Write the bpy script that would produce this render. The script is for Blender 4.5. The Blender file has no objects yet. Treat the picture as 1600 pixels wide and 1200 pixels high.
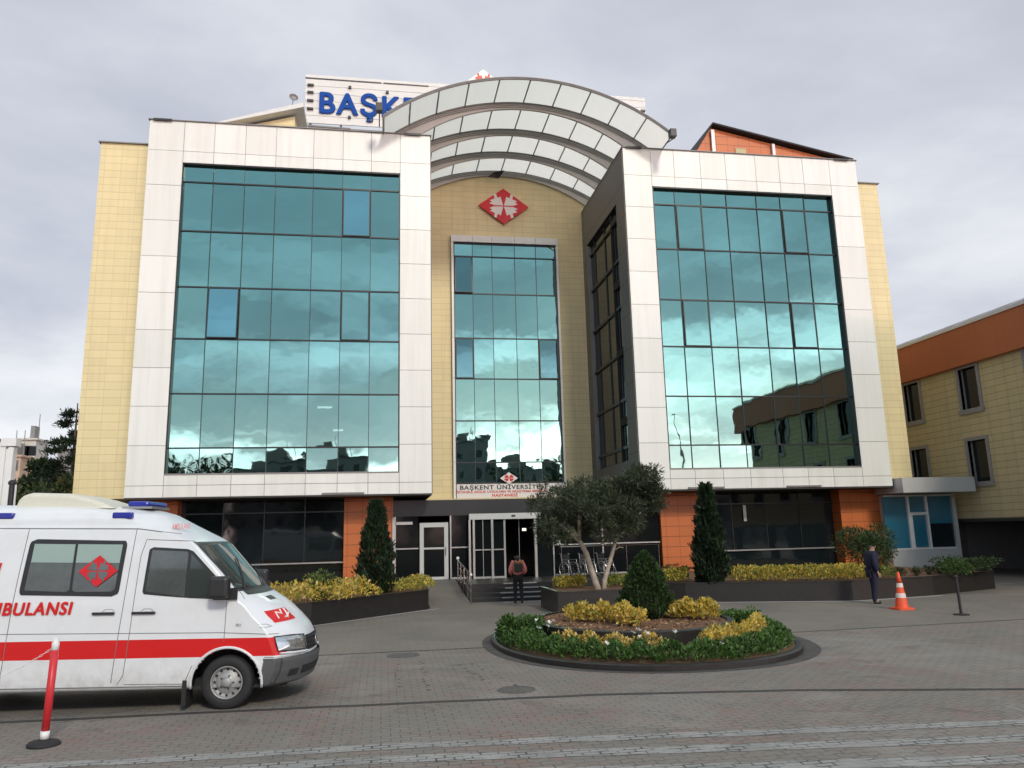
import bpy, bmesh, math, random
import numpy as np
from mathutils import Vector, Matrix
SC = bpy.context.scene
COL = SC.collection
PI = math.pi
rng = random.Random(7)
nrng = np.random.default_rng(11)

# ---------------------------------------------------------------- camera
YAW, PITCH, ROLL = math.radians(9.576), math.radians(10.953), math.radians(-1.431)
CAM = Vector((0, -33.0, 2.4))
fwd = Vector((math.sin(YAW)*math.cos(PITCH), math.cos(YAW)*math.cos(PITCH), math.sin(PITCH)))
rgt = Vector((math.cos(YAW), -math.sin(YAW), 0)); upv = rgt.cross(fwd)
r2 = math.cos(ROLL)*rgt + math.sin(ROLL)*upv; u2 = -math.sin(ROLL)*rgt + math.cos(ROLL)*upv
cd = bpy.data.cameras.new('camera'); cam = bpy.data.objects.new('camera', cd); COL.objects.link(cam)
cam.matrix_world = Matrix(((r2.x, u2.x, -fwd.x, CAM.x), (r2.y, u2.y, -fwd.y, CAM.y), (r2.z, u2.z, -fwd.z, CAM.z), (0, 0, 0, 1)))
cd.sensor_width = 36; cd.lens = 1214.76/1600*36; cd.clip_end = 3000; cd.clip_start = 0.1
SC.camera = cam

# ---------------------------------------------------------------- sky: an overcast evening, brighter behind the camera
SUN_AZ = math.radians(13); SUN_EL = math.radians(33)
W = bpy.data.worlds.new('World'); SC.world = W; W.use_nodes = True
nt = W.node_tree; nt.nodes.clear(); N = nt.nodes; Lk = nt.links
def nn(t, **k):
    n = N.new(t)
    for a, b in k.items(): setattr(n, a, b)
    return n
def vmath(op, a, b=None):
    n = nn('ShaderNodeVectorMath', operation=op)
    for i, v in enumerate((a, b)):
        if v is None: continue
        if isinstance(v, (tuple, list)): n.inputs[i].default_value = v
        else: Lk.new(v, n.inputs[i])
    return n
def fmath(op, a, b=None, clamp=False):
    n = nn('ShaderNodeMath', operation=op, use_clamp=clamp)
    for i, v in enumerate((a, b)):
        if v is None: continue
        if isinstance(v, (int, float)): n.inputs[i].default_value = v
        else: Lk.new(v, n.inputs[i])
    return n.outputs[0]
tc = nn('ShaderNodeTexCoord'); D = tc.outputs['Generated']
sep = nn('ShaderNodeSeparateXYZ'); Lk.new(D, sep.inputs[0])
zz = fmath('ADD', fmath('MAXIMUM', sep.outputs[2], 0.0), 0.22)
cx = nn('ShaderNodeCombineXYZ'); Lk.new(fmath('DIVIDE', sep.outputs[0], zz), cx.inputs[0]); Lk.new(fmath('DIVIDE', sep.outputs[1], zz), cx.inputs[1])
def noise(scale, detail, rough, off, dist=0.0, vec=None):
    n = nn('ShaderNodeTexNoise'); n.inputs['Scale'].default_value = scale; n.inputs['Detail'].default_value = detail
    n.inputs['Roughness'].default_value = rough; n.inputs['Distortion'].default_value = dist
    m = vmath('ADD', vec or cx.outputs[0], off); Lk.new(m.outputs[0], n.inputs['Vector']); return n.outputs[0]
n1 = noise(0.75, 6, 0.5, (3.1, 1.7, 0), 0.35)
n2 = noise(2.4, 5, 0.55, (9.1, 4.7, 0), 0.2)
cl = fmath('ADD', fmath('MULTIPLY', n1, 0.75), fmath('MULTIPLY', n2, 0.25))
rp = nn('ShaderNodeValToRGB'); Lk.new(cl, rp.inputs[0])
rp.color_ramp.elements[0].position = 0.36; rp.color_ramp.elements[0].color = (0.42, 0.445, 0.53, 1)
rp.color_ramp.elements[1].position = 0.64; rp.color_ramp.elements[1].color = (0.86, 0.875, 0.90, 1)
e = rp.color_ramp.elements.new(0.5); e.color = (0.585, 0.61, 0.69, 1)
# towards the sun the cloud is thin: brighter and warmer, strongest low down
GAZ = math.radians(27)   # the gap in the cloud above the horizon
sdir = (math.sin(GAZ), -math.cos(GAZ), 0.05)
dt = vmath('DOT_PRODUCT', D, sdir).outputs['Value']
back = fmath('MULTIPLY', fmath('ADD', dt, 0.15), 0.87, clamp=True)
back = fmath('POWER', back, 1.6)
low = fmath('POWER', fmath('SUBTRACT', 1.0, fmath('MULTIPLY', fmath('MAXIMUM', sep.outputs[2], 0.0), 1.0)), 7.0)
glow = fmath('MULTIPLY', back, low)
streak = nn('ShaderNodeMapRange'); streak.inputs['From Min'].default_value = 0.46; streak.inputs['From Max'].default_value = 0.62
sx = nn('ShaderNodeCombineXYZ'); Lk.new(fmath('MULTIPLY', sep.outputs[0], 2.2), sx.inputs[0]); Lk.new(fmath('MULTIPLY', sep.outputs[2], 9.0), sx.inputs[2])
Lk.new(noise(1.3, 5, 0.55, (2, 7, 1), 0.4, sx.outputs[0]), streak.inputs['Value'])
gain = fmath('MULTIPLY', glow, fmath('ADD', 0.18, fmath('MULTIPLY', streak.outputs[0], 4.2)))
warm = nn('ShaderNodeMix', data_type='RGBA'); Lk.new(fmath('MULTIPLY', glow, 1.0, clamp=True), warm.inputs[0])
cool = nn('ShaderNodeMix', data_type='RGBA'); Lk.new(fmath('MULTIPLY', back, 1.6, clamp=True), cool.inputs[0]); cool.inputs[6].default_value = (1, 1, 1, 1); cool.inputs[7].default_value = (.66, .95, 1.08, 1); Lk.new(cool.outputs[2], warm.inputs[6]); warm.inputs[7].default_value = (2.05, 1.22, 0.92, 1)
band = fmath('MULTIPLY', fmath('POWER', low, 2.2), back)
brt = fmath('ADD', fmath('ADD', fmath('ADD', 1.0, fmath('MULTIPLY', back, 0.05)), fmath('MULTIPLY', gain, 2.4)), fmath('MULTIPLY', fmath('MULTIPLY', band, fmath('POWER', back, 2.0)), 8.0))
# heavier cloud to the left, behind the camera
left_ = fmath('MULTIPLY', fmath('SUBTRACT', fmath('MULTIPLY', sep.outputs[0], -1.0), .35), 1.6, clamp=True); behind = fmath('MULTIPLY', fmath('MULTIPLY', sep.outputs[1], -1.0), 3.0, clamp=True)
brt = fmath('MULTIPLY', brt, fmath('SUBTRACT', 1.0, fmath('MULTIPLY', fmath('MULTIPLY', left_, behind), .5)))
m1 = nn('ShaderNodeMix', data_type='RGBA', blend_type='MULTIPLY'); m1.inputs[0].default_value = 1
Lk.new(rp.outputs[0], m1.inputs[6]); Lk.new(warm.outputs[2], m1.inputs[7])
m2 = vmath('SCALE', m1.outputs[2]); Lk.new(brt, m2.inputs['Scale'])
sky = nn('ShaderNodeTexSky', sky_type='NISHITA', sun_disc=False)
sky.sun_elevation = SUN_EL; sky.sun_rotation = PI - SUN_AZ
bg1 = nn('ShaderNodeBackground'); Lk.new(sky.outputs[0], bg1.inputs[0]); bg1.inputs[1].default_value = 0.08
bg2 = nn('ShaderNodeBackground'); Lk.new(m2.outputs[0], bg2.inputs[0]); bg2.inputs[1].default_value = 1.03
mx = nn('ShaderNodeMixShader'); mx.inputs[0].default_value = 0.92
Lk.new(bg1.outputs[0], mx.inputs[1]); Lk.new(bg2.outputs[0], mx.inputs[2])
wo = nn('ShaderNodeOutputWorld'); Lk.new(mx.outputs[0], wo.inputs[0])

sl = bpy.data.lights.new('sun', 'SUN'); so = bpy.data.objects.new('sun', sl); COL.objects.link(so)
sl.energy = 1.85; sl.angle = math.radians(10); sl.color = (1.0, 0.92, 0.79)
sv = Vector((math.sin(SUN_AZ)*math.cos(SUN_EL), -math.cos(SUN_AZ)*math.cos(SUN_EL), math.sin(SUN_EL)))
so.rotation_euler = sv.to_track_quat('Z', 'Y').to_euler()
SC.view_settings.view_transform = 'Standard'; SC.view_settings.look = 'None'
SC.view_settings.exposure = 0.10; SC.view_settings.gamma = 1
SC.cycles.max_bounces = 6; SC.cycles.caustics_reflective = False; SC.cycles.caustics_refractive = False; SC.cycles.use_denoising = True

# ---------------------------------------------------------------- helpers
def empty(name, loc=(0, 0, 0), rz=0.0):
    o = bpy.data.objects.new(name, None); COL.objects.link(o); o.location = loc; o.rotation_euler = (0, 0, rz); return o
def tag(o, label=None, cat=None, group=None, kind=None):
    if label: o['label'] = label
    if cat: o['category'] = cat
    if group: o['group'] = group
    if kind: o['kind'] = kind
    return o
def link_mesh(name, me, mats, parent=None, smooth=False):
    o = bpy.data.objects.new(name, me); COL.objects.link(o)
    for m in (mats if isinstance(mats, (list, tuple)) else [mats]): me.materials.append(m)
    if smooth: me.polygons.foreach_set('use_smooth', [True]*len(me.polygons))
    if parent: o.parent = parent
    return o
class MB:
    def __init__(s): s.v = []; s.f = []; s.m = []; s.x = Matrix.Identity(4)
    def add(s, vs, fs, mi=0):
        b = len(s.v)
        s.v += [tuple(s.x @ Vector(v)) for v in vs]
        s.f += [tuple(i+b for i in f) for f in fs]; s.m += [mi]*len(fs); return s
    def box(s, x0, x1, y0, y1, z0, z1, mi=0):
        return s.add([(x, y, z) for z in (z0, z1) for y in (y0, y1) for x in (x0, x1)],
                     [(0, 2, 3, 1), (4, 5, 7, 6), (0, 1, 5, 4), (1, 3, 7, 5), (3, 2, 6, 7), (2, 0, 4, 6)], mi)
    def quad(s, a, b, c, d, mi=0): return s.add([a, b, c, d], [(0, 1, 2, 3)], mi)
    def prism(s, poly, z0, z1, mi=0, mitop=None):
        n = len(poly); a = sum(poly[i][0]*poly[(i+1) % n][1]-poly[(i+1) % n][0]*poly[i][1] for i in range(n))
        if a < 0: poly = poly[::-1]
        vs = [(p[0], p[1], z0) for p in poly]+[(p[0], p[1], z1) for p in poly]
        s.add(vs, [tuple(range(n-1, -1, -1))]+[(i, (i+1) % n, n+(i+1) % n, n+i) for i in range(n)], mi)
        return s.add(vs[n:], [tuple(range(n))], mi if mitop is None else mitop)
    def tube(s, pts, r, n=8, mi=0, cap=True):
        pts = [Vector(p) for p in pts]; rs = r if isinstance(r, (list, tuple)) else [r]*len(pts)
        vs = []; prev = None
        for i, p in enumerate(pts):
            t = (pts[min(i+1, len(pts)-1)]-pts[max(i-1, 0)]).normalized()
            if prev is None:
                u = t.orthogonal().normalized()
            else:
                u = (prev - t*prev.dot(t)); u = u.normalized() if u.length > 1e-6 else t.orthogonal().normalized()
            prev = u; w = t.cross(u)
            vs += [tuple(p+(u*math.cos(2*PI*k/n)+w*math.sin(2*PI*k/n))*rs[i]) for k in range(n)]
        fs = [(i*n+k, i*n+(k+1) % n, (i+1)*n+(k+1) % n, (i+1)*n+k) for i in range(len(pts)-1) for k in range(n)]
        if cap: fs += [tuple(range(n-1, -1, -1)), tuple((len(pts)-1)*n+k for k in range(n))]
        return s.add(vs, fs, mi)
    def lathe(s, prof, c=(0, 0, 0), n=24, mi=0, axis='z', cap=True):
        vs = []
        for r, h in prof:
            for k in range(n):
                a = 2*PI*k/n; p = (r*math.cos(a), r*math.sin(a), h)
                if axis == 'y': p = (p[0], h, -p[1])
                if axis == 'x': p = (h, p[0], p[1])
                vs.append((p[0]+c[0], p[1]+c[1], p[2]+c[2]))
        fs = [(i*n+k, i*n+(k+1) % n, (i+1)*n+(k+1) % n, (i+1)*n+k) for i in range(len(prof)-1) for k in range(n)]
        if cap: fs += [tuple(range(n-1, -1, -1)), tuple((len(prof)-1)*n+k for k in range(n))]
        return s.add(vs, fs, mi)
    def build(s, name, mats, parent=None, smooth=False):
        me = bpy.data.meshes.new(name); me.from_pydata(s.v, [], s.f)
        o = link_mesh(name, me, mats, parent, smooth)
        me.polygons.foreach_set('material_index', s.m); me.update(); return o
def bevel(o, w=0.01, seg=2):
    m = o.modifiers.new('bevel', 'BEVEL'); m.width = w; m.segments = seg; m.limit_method = 'ANGLE'; return o
def np_mesh(name, V, F, mats, parent=None, mi=None, smooth=False):
    me = bpy.data.meshes.new(name); nv, nf, k = len(V), len(F), F.shape[1]
    me.vertices.add(nv); me.vertices.foreach_set('co', V.astype(np.float32).ravel())
    me.loops.add(nf*k); me.loops.foreach_set('vertex_index', F.astype(np.int32).ravel())
    me.polygons.add(nf); me.polygons.foreach_set('loop_start', np.arange(0, nf*k, k, dtype=np.int32))
    o = link_mesh(name, me, mats, parent, smooth)
    if mi is not None: me.polygons.foreach_set('material_index', mi.astype(np.int32))
    me.update(calc_edges=True); me.validate(); return o
def leaves(name, C, Dir, L, Wd, mats, parent=None, probs=None, fold=0.0):
    """many small pointed leaves: C centres, Dir growth directions, L lengths, Wd widths"""
    n = len(C); Dir = Dir/np.maximum(np.linalg.norm(Dir, axis=1, keepdims=True), 1e-6)
    rnd = nrng.normal(size=(n, 3)); S = np.cross(Dir, rnd); S /= np.maximum(np.linalg.norm(S, axis=1, keepdims=True), 1e-6)
    L = np.broadcast_to(L, (n,))[:, None]; Wd = np.broadcast_to(Wd, (n,))[:, None]
    a = C; b = C+Dir*L*0.5+S*Wd*0.5; c = C+Dir*L; d = C+Dir*L*0.5-S*Wd*0.5
    V = np.stack([a, b, c, d], 1).reshape(-1, 3); F = np.arange(4*n).reshape(n, 4)
    mi = nrng.choice(len(mats), n, p=probs) if len(mats) > 1 else np.zeros(n, int)
    return np_mesh(name, V, F, mats, parent, mi)
def text_mesh(name, txt, size, mat, parent=None, loc=(0, 0, 0), rot=(PI/2, 0, 0), align='LEFT', bold=0.0, depth=0.005, shear=0.0, sx=1.0, space=1.0, heavy=0.0):
    cu = bpy.data.curves.new(name, 'FONT'); cu.body = txt; cu.size = size; cu.align_x = align
    cu.offset = bold; cu.extrude = depth; cu.shear = shear; cu.space_character = space; cu.fill_mode = 'BOTH'
    t = bpy.data.objects.new(name, cu); COL.objects.link(t)
    bpy.context.view_layer.update()
    me = bpy.data.meshes.new_from_object(t.evaluated_get(bpy.context.evaluated_depsgraph_get()))
    bpy.data.objects.remove(t)
    if heavy:   # thicker strokes: the letters laid over themselves, a millimetre apart
        bm = bmesh.new(); base = me.copy()
        for k, (hx, hy) in enumerate(((-1, 0), (-.5, .5), (0, -.6), (.5, .5), (1, 0), (0, .6), (-.6, -.4), (.6, -.4))):
            m2 = base.copy(); m2.transform(Matrix.Translation((hx*heavy, hy*heavy, .0012*k))); bm.from_mesh(m2)
        bm.to_mesh(me); bm.free()
    o = bpy.data.objects.new(name, me); COL.objects.link(o); me.materials.clear(); me.materials.append(mat)
    o.location = loc; o.rotation_euler = rot; o.scale = (sx, 1, 1)
    if parent: o.parent = parent
    return o

# ---------------------------------------------------------------- materials
MATS = {}
class Mt:
    def __init__(s, name, col=(.5, .5, .5), rough=.6, metal=0.0, spec=.5):
        s.m = bpy.data.materials.new(name); s.m.use_nodes = True; s.t = s.m.node_tree; s.b = s.t.nodes['Principled BSDF']
        s.b.inputs['Base Color'].default_value = (*col, 1); s.b.inputs['Roughness'].default_value = rough
        s.b.inputs['Metallic'].default_value = metal; s.b.inputs['Specular IOR Level'].default_value = spec
        MATS[name] = s.m; s.col = col
    def n(s, t, **k):
        n = s.t.nodes.new(t)
        for a, b in k.items(): setattr(n, a, b)
        return n
    def l(s, a, b): s.t.links.new(a, b)
    def coord(s, world=True):
        if world: g = s.n('ShaderNodeNewGeometry'); return g.outputs['Position']
        g = s.n('ShaderNodeTexCoord'); return g.outputs['Object']
    def mth(s, op, a, b=None, c=None, clamp=False):
        n = s.n('ShaderNodeMath', operation=op, use_clamp=clamp)
        for i, v in enumerate((a, b, c)):
            if v is None: continue
            if isinstance(v, (int, float)): n.inputs[i].default_value = v
            else: s.l(v, n.inputs[i])
        return n.outputs[0]
    def noise(s, vec, scale, detail=4, rough=.55, dist=0.0):
        n = s.n('ShaderNodeTexNoise'); s.l(vec, n.inputs['Vector']); n.inputs['Scale'].default_value = scale
        n.inputs['Detail'].default_value = detail; n.inputs['Roughness'].default_value = rough; n.inputs['Distortion'].default_value = dist
        return n.outputs[0]
    def mixc(s, f, a, b, blend='MIX'):
        n = s.n('ShaderNodeMix', data_type='RGBA', blend_type=blend)
        if isinstance(f, (int, float)): n.inputs[0].default_value = f
        else: s.l(f, n.inputs[0])
        for i, v in ((6, a), (7, b)):
            if isinstance(v, (tuple, list)): n.inputs[i].default_value = (*v[:3], 1)
            else: s.l(v, n.inputs[i])
        return n.outputs[2]
    def rng(s, v, a, b, c=0.0, d=1.0):
        n = s.n('ShaderNodeMapRange'); s.l(v, n.inputs[0])
        for i, q in enumerate((a, b, c, d)): n.inputs[i+1].default_value = q
        return n.outputs[0]
    def base(s, c): s.l(c, s.b.inputs['Base Color']); return s
    def bump(s, h, strength=.3, dist=.01):
        n = s.n('ShaderNodeBump'); n.inputs['Strength'].default_value = strength; n.inputs['Distance'].default_value = dist
        s.l(h, n.inputs['Height']); s.l(n.outputs[0], s.b.inputs['Normal']); return s
def mottled(name, col, rough=.6, amt=.12, scale=1.5, metal=0.0, spec=.5, world=True, bump=0.0, bscale=40):
    m = Mt(name, col, rough, metal, spec); p = m.coord(world)
    f = m.noise(p, scale, 6, .6); f2 = m.noise(p, scale*9, 3)
    k = m.mth('ADD', m.mth('MULTIPLY', f, .7), m.mth('MULTIPLY', f2, .3))
    g = m.rng(k, .3, .7)
    m.base(m.mixc(g, tuple(c*(1-amt) for c in col), tuple(min(1, c*(1+amt)) for c in col)))
    if bump: m.bump(m.noise(p, bscale, 4), bump, .005)
    return m
def tiled(name, col, jcol, tw, th, jw=.012, rough=.5, amt=.07, streak=.0, x0=0.0, z0=0.0):
    """stack-bonded cladding tiles, with a little tone change from tile to tile and rain streaks"""
    m = Mt(name, col, rough); p = m.coord()
    s = m.n('ShaderNodeSeparateXYZ'); m.l(p, s.inputs[0])
    u = m.mth('DIVIDE', m.mth('ADD', m.mth('ADD', s.outputs[0], s.outputs[1]), 100-x0), tw)
    v = m.mth('DIVIDE', m.mth('ADD', s.outputs[2], 100-z0), th)
    fu = m.mth('FRACT', u); fv = m.mth('FRACT', v)
    ju = m.mth('LESS_THAN', fu, jw/tw); jv = m.mth('LESS_THAN', fv, jw*1.3/th)
    j = m.mth('MAXIMUM', m.mth('MULTIPLY', ju, .75), jv)
    c = m.n('ShaderNodeCombineXYZ'); m.l(m.mth('FLOOR', u), c.inputs[0]); m.l(m.mth('FLOOR', v), c.inputs[1])
    w = m.n('ShaderNodeTexWhiteNoise', noise_dimensions='2D'); m.l(c.outputs[0], w.inputs['Vector'])
    f = m.mth('ADD', m.mth('MULTIPLY', w.outputs[0], .5), m.mth('MULTIPLY', m.noise(p, .5, 5), .5))
    body = m.mixc(f, tuple(q*(1-amt) for q in col), tuple(min(1, q*(1+amt)) for q in col))
    if streak:
        mp = m.n('ShaderNodeMapping'); m.l(p, mp.inputs[0]); mp.inputs['Scale'].default_value = (2.2, 2.2, .12)
        st = m.rng(m.noise(mp.outputs[0], 1.6, 5, .6), .5, .75, 0, streak)
        body = m.mixc(st, body, tuple(q*.62 for q in col))
    m.base(m.mixc(j, body, jcol))
    m.bump(m.mth('SUBTRACT', 1.0, j), .35, .008)
    return m
WHITE_P = Mt('white_cladding', (.80, .785, .745), .38)
p = WHITE_P.coord(); oi = WHITE_P.n('ShaderNodeNewGeometry')
mp = WHITE_P.n('ShaderNodeMapping'); WHITE_P.l(p, mp.inputs[0]); mp.inputs['Scale'].default_value = (1.8, 1.8, .12)
st = WHITE_P.rng(WHITE_P.noise(mp.outputs[0], 1.5, 6, .6), .45, .78, 0, .30)
tone = WHITE_P.mixc(oi.outputs['Random Per Island'], (.745, .742, .69), (.82, .815, .77))
WHITE_P.base(WHITE_P.mixc(st, tone, (.50, .485, .43)))
tiled('cream_tile', (.74, .62, .345), (.52, .43, .23), .66, .33, .014, .55, .07, .25)
tiled('cream_tile_old', (.54, .455, .25), (.22, .19, .11), .62, .31, .016, .6, .08, .3)
tiled('orange_tile', (.54, .14, .032), (.10, .04, .02), .62, .46, .016, .45, .06, .1, x0=.2)
tiled('cornice_orange', (.43, .115, .035), (.33, .09, .028), 2.5, 4.0, .02, .5, .05, .2)
tiled('grey_cladding', (.165, .155, .14), (.03, .03, .03), 7.9, 1.6, .02, .5, .06, .15, z0=.25)
mottled('soffit', (.035, .034, .033), .6)
mottled('black_frame', (.012, .013, .014), .35, .2)
mottled('dark_interior', (.02, .021, .02), .8, .3)
mottled('grey_flashing', (.23, .22, .21), .5, .15)
mottled('aluminium', (.42, .42, .41), .32, .08, metal=.7)
mottled('painted_steel', (.50, .50, .48), .4, .06)
mottled('steel_rail', (.45, .45, .44), .25, .05, metal=1.0)
mottled('granite_dark', (.020, .018, .017), .4, .35, 6)
mottled('soil', (.16, .085, .045), .95, .35, 3, bump=.6, bscale=30)
mottled('rubber', (.018, .018, .019), .75, .2, 8, world=False)
mottled('dark_plastic', (.022, .022, .024), .45, .15, 6, world=False)
mottled('bark_pale', (.40, .34, .27), .9, .35, 7, bump=.8, bscale=25)
mottled('bark_dark', (.10, .075, .055), .9, .3, 6, bump=.8, bscale=25)
mottled('asphalt', (.085, .083, .08), .85, .2, 1.5)
mottled('concrete_pale', (.42, .41, .39), .8, .15, 2)
mottled('roof_board', (.66, .655, .63), .5, .05, .8)
mottled('stone_light', (.55, .52, .46), .7, .1, 2)
mottled('white_paint', (.76, .76, .75), .35, .04, 2)
Mt('sign_blue', (.010, .065, .30), .75, spec=.2); Mt('sign_red', (.62, .012, .02), .35); Mt('sign_white', (.78, .74, .70), .4)
Mt('sign_black', (.03, .03, .03), .5); Mt('red_letters', (.62, .07, .04), .5)
# mirror-coated curtain wall glass (slightly wavy, a little see-through)
def coated(name, tint, trans=.10, rough=.015, tr_tint=(.25, .4, .4), wav=.005):
    m = Mt(name, tint, rough); t = m.t; t.nodes.remove(m.b)
    g = m.n('ShaderNodeBsdfGlossy'); g.inputs['Color'].default_value = (*tint, 1); g.inputs['Roughness'].default_value = rough
    tr = m.n('ShaderNodeBsdfTransparent'); tr.inputs[0].default_value = (*tr_tint, 1)
    mx = m.n('ShaderNodeMixShader'); mx.inputs[0].default_value = trans
    gi = m.n('ShaderNodeNewGeometry'); m.l(m.mixc(gi.outputs['Random Per Island'], tuple(c*.90 for c in tint), tuple(c*1.07 for c in tint)), g.inputs['Color'])
    m.l(g.outputs[0], mx.inputs[1]); m.l(tr.outputs[0], mx.inputs[2])
    p = m.coord(); b = m.n('ShaderNodeBump'); b.inputs['Strength'].default_value = 1.0; b.inputs['Distance'].default_value = wav
    m.l(m.noise(p, .9, 2, .4), b.inputs['Height']); m.l(b.outputs[0], g.inputs['Normal'])
    m.l(mx.outputs[0], t.nodes['Material Output'].inputs[0]); return m.m
coated('teal_glass', (.265, .445, .395), .10)
coated('teal_glass_bright', (.27, .49, .51), .08, .03)
coated('teal_glass_dark', (.17, .30, .30), .25)
def darkglass(name, col=(.008, .012, .014), rough=.04, ior=1.55, wav=.006):
    m = Mt(name, col, rough); m.b.inputs['IOR'].default_value = ior; m.b.inputs['Specular IOR Level'].default_value = .6
    p = m.coord(); m.bump(m.noise(p, .8, 2), .8, wav); return m
darkglass('black_glass'); darkglass('lobby_dark_glass', (.008, .010, .011), .08, 1.22); MATS['lobby_dark_glass'].node_tree.nodes['Principled BSDF'].inputs['Specular IOR Level'].default_value = .25; darkglass('window_glass', (.015, .02, .022), .05); darkglass('blue_blind_glass', (.03, .16, .24), .06)
darkglass('car_glass', (.05, .06, .06), .03, 1.7, .0)
# ================================================================ ground
def paving():
    m = Mt('block_paving', (.2, .17, .16), .8); p = m.coord()
    s = m.n('ShaderNodeSeparateXYZ'); m.l(p, s.inputs[0])
    # interlocking blocks: zigzag-warped brick grid
    zig = m.mth('MULTIPLY', m.mth('PINGPONG', m.mth('MULTIPLY', s.outputs[0], 1.0), .11), .45)
    c = m.n('ShaderNodeCombineXYZ'); m.l(s.outputs[0], c.inputs[0]); m.l(m.mth('ADD', s.outputs[1], zig), c.inputs[1])
    b = m.n('ShaderNodeTexBrick'); m.l(c.outputs[0], b.inputs['Vector']); b.offset = .5
    b.inputs['Scale'].default_value = 1.0; b.inputs['Brick Width'].default_value = .24; b.inputs['Row Height'].default_value = .13
    b.inputs['Mortar Size'].default_value = .009; b.inputs['Mortar Smooth'].default_value = .4
    b.inputs['Color1'].default_value = (0, 0, 0, 1); b.inputs['Color2'].default_value = (1, 1, 1, 1); b.inputs['Mortar'].default_value = (.5, .5, .5, 1)
    grey = (.215, .197, .168); red = (.250, .172, .142)
    f1 = m.rng(m.noise(p, .55, 5, .6, .5), .42, .62)
    sp = m.rng(m.mth('ADD', b.outputs['Color'], m.mth('MULTIPLY', m.noise(p, 1.7, 3), 1.2)), .75, 1.35)
    col = m.mixc(m.mth('MULTIPLY', f1, sp), grey, red)
    col = m.mixc(m.rng(m.noise(p, 5, 6, .65), .3, .75, 0, .35), col, (.12, .113, .105))
    # pale dust patches and dark stains
    col = m.mixc(m.rng(m.noise(p, .35, 6, .65, 1.2), .50, .70, 0, .65), col, (.29, .275, .25))
    col = m.mixc(m.rng(m.noise(p, .7, 7, .72, 1.2), .56, .74, 0, .75), col, (.07, .065, .06))
    gap = m.mth('MULTIPLY', b.outputs['Fac'], m.rng(m.noise(p, 2.1, 4), .35, .6, .25, 1.0))
    m.base(m.mixc(m.mth('MULTIPLY', gap, .75), col, (.06, .056, .05)))
    m.bump(m.mth('SUBTRACT', m.mth('MULTIPLY', m.noise(p, 30, 4), .3), b.outputs['Fac']), .6, .008)
def forecourt():
    m = Mt('forecourt_paving', (.16, .145, .13), .75); p = m.coord()
    b = m.n('ShaderNodeTexBrick'); m.l(p, b.inputs['Vector']); b.offset = .5
    b.inputs['Brick Width'].default_value = .4; b.inputs['Row Height'].default_value = .2; b.inputs['Mortar Size'].default_value = .006
    b.inputs['Scale'].default_value = 1.0
    col = m.mixc(m.rng(m.noise(p, .4, 6, .6, .6), .35, .7), (.158, .140, .120), (.232, .203, .168))
    col = m.mixc(m.rng(m.noise(p, 1.3, 6, .7, .8), .58, .75, 0, .5), col, (.085, .078, .072))
    col = m.mixc(m.rng(m.noise(p, 14, 3), .3, .8, 0, .25), col, (.2, .19, .17))
    m.base(m.mixc(m.mth('MULTIPLY', b.outputs['Fac'], .55), col, (.07, .065, .06))); m.bump(m.noise(p, 45, 4), .35, .004)
def striped():
    m = Mt('pale_blocks', (.3, .3, .28), .8); p = m.coord()
    b = m.n('ShaderNodeTexBrick'); m.l(p, b.inputs['Vector']); b.offset = .5
    b.inputs['Brick Width'].default_value = .2; b.inputs['Row Height'].default_value = .1; b.inputs['Mortar Size'].default_value = .012; b.inputs['Scale'].default_value = 1.0
    col = m.mixc(m.rng(m.noise(p, 2.0, 6, .65), .3, .7), (.22, .22, .205), (.36, .36, .335))
    m.base(m.mixc(m.mth('MULTIPLY', b.outputs['Fac'], m.rng(m.noise(p, 3, 4), .4, .6, .1, 1)), col, (.05, .05, .048))); m.bump(m.noise(p, 40, 4), .4, .004)
paving(); forecourt(); striped()
mottled('gutter_dirt', (.075, .07, .065), .9, .35, 3)
mottled('worn_kerb_line', (.052, .048, .044), .9, .4, 3)
M = MATS
def sheet(name, pts, z, mat):
    b = MB(); b.add([(x, y, z) for x, y in pts], [tuple(range(len(pts)))]); o = b.build(name, mat); tag(o, kind='structure'); return o
sheet('ground', [(-700, -900), (700, -900), (700, 1200), (-700, 1200)], -.012, M['asphalt'])
sheet('street', [(-90, -60), (60, -60), (60, -15.35), (-90, -15.35)], 0.0, M['block_paving'])
sheet('forecourt', [(-90, -15.35), (60, -15.35), (60, 30), (-90, 30)], 0.0, M['forecourt_paving'])
# drainage grooves running across the street
def strip(name, pts, w, z, mat, kind='structure', jit=0.0):
    b = MB(); vs = []; n = len(pts)
    for i, (x, y) in enumerate(pts):
        a = Vector(pts[max(i-1, 0)]); c = Vector(pts[min(i+1, n-1)]); t = (c-a).normalized(); q = Vector((-t.y, t.x))
        j = rng.uniform(-jit, jit)
        vs += [(x+q.x*w/2, y+q.y*w/2+j, z), (x-q.x*w/2, y-q.y*w/2+j, z)]
    b.add(vs, [(2*i, 2*i+1, 2*i+3, 2*i+2) for i in range(n-1)]); o = b.build(name, mat); tag(o, kind=kind); return o
def interp(P, n=60):
    xs = np.linspace(P[0][0], P[-1][0], n); return [(float(x), float(np.interp(x, [p[0] for p in P], [p[1] for p in P]))) for x in xs]
strip('road_groove', interp([(-30, -20.2), (-5.2, -20.45), (-1.06, -20.68), (3.2, -20.98), (6.1, -21.5), (9.3, -22.4), (16, -23.8)], 80), .13, .004, M['worn_kerb_line'], jit=.015)
strip('forecourt_groove', interp([(-30, -15.1), (2.3, -15.45)], 30), .07, .004, M['worn_kerb_line'], jit=.01)
strip('forecourt_groove', interp([(8.9, -15.45), (15.8, -15.1), (40, -14.5)], 30), .07, .004, M['worn_kerb_line'], jit=.01)
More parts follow.
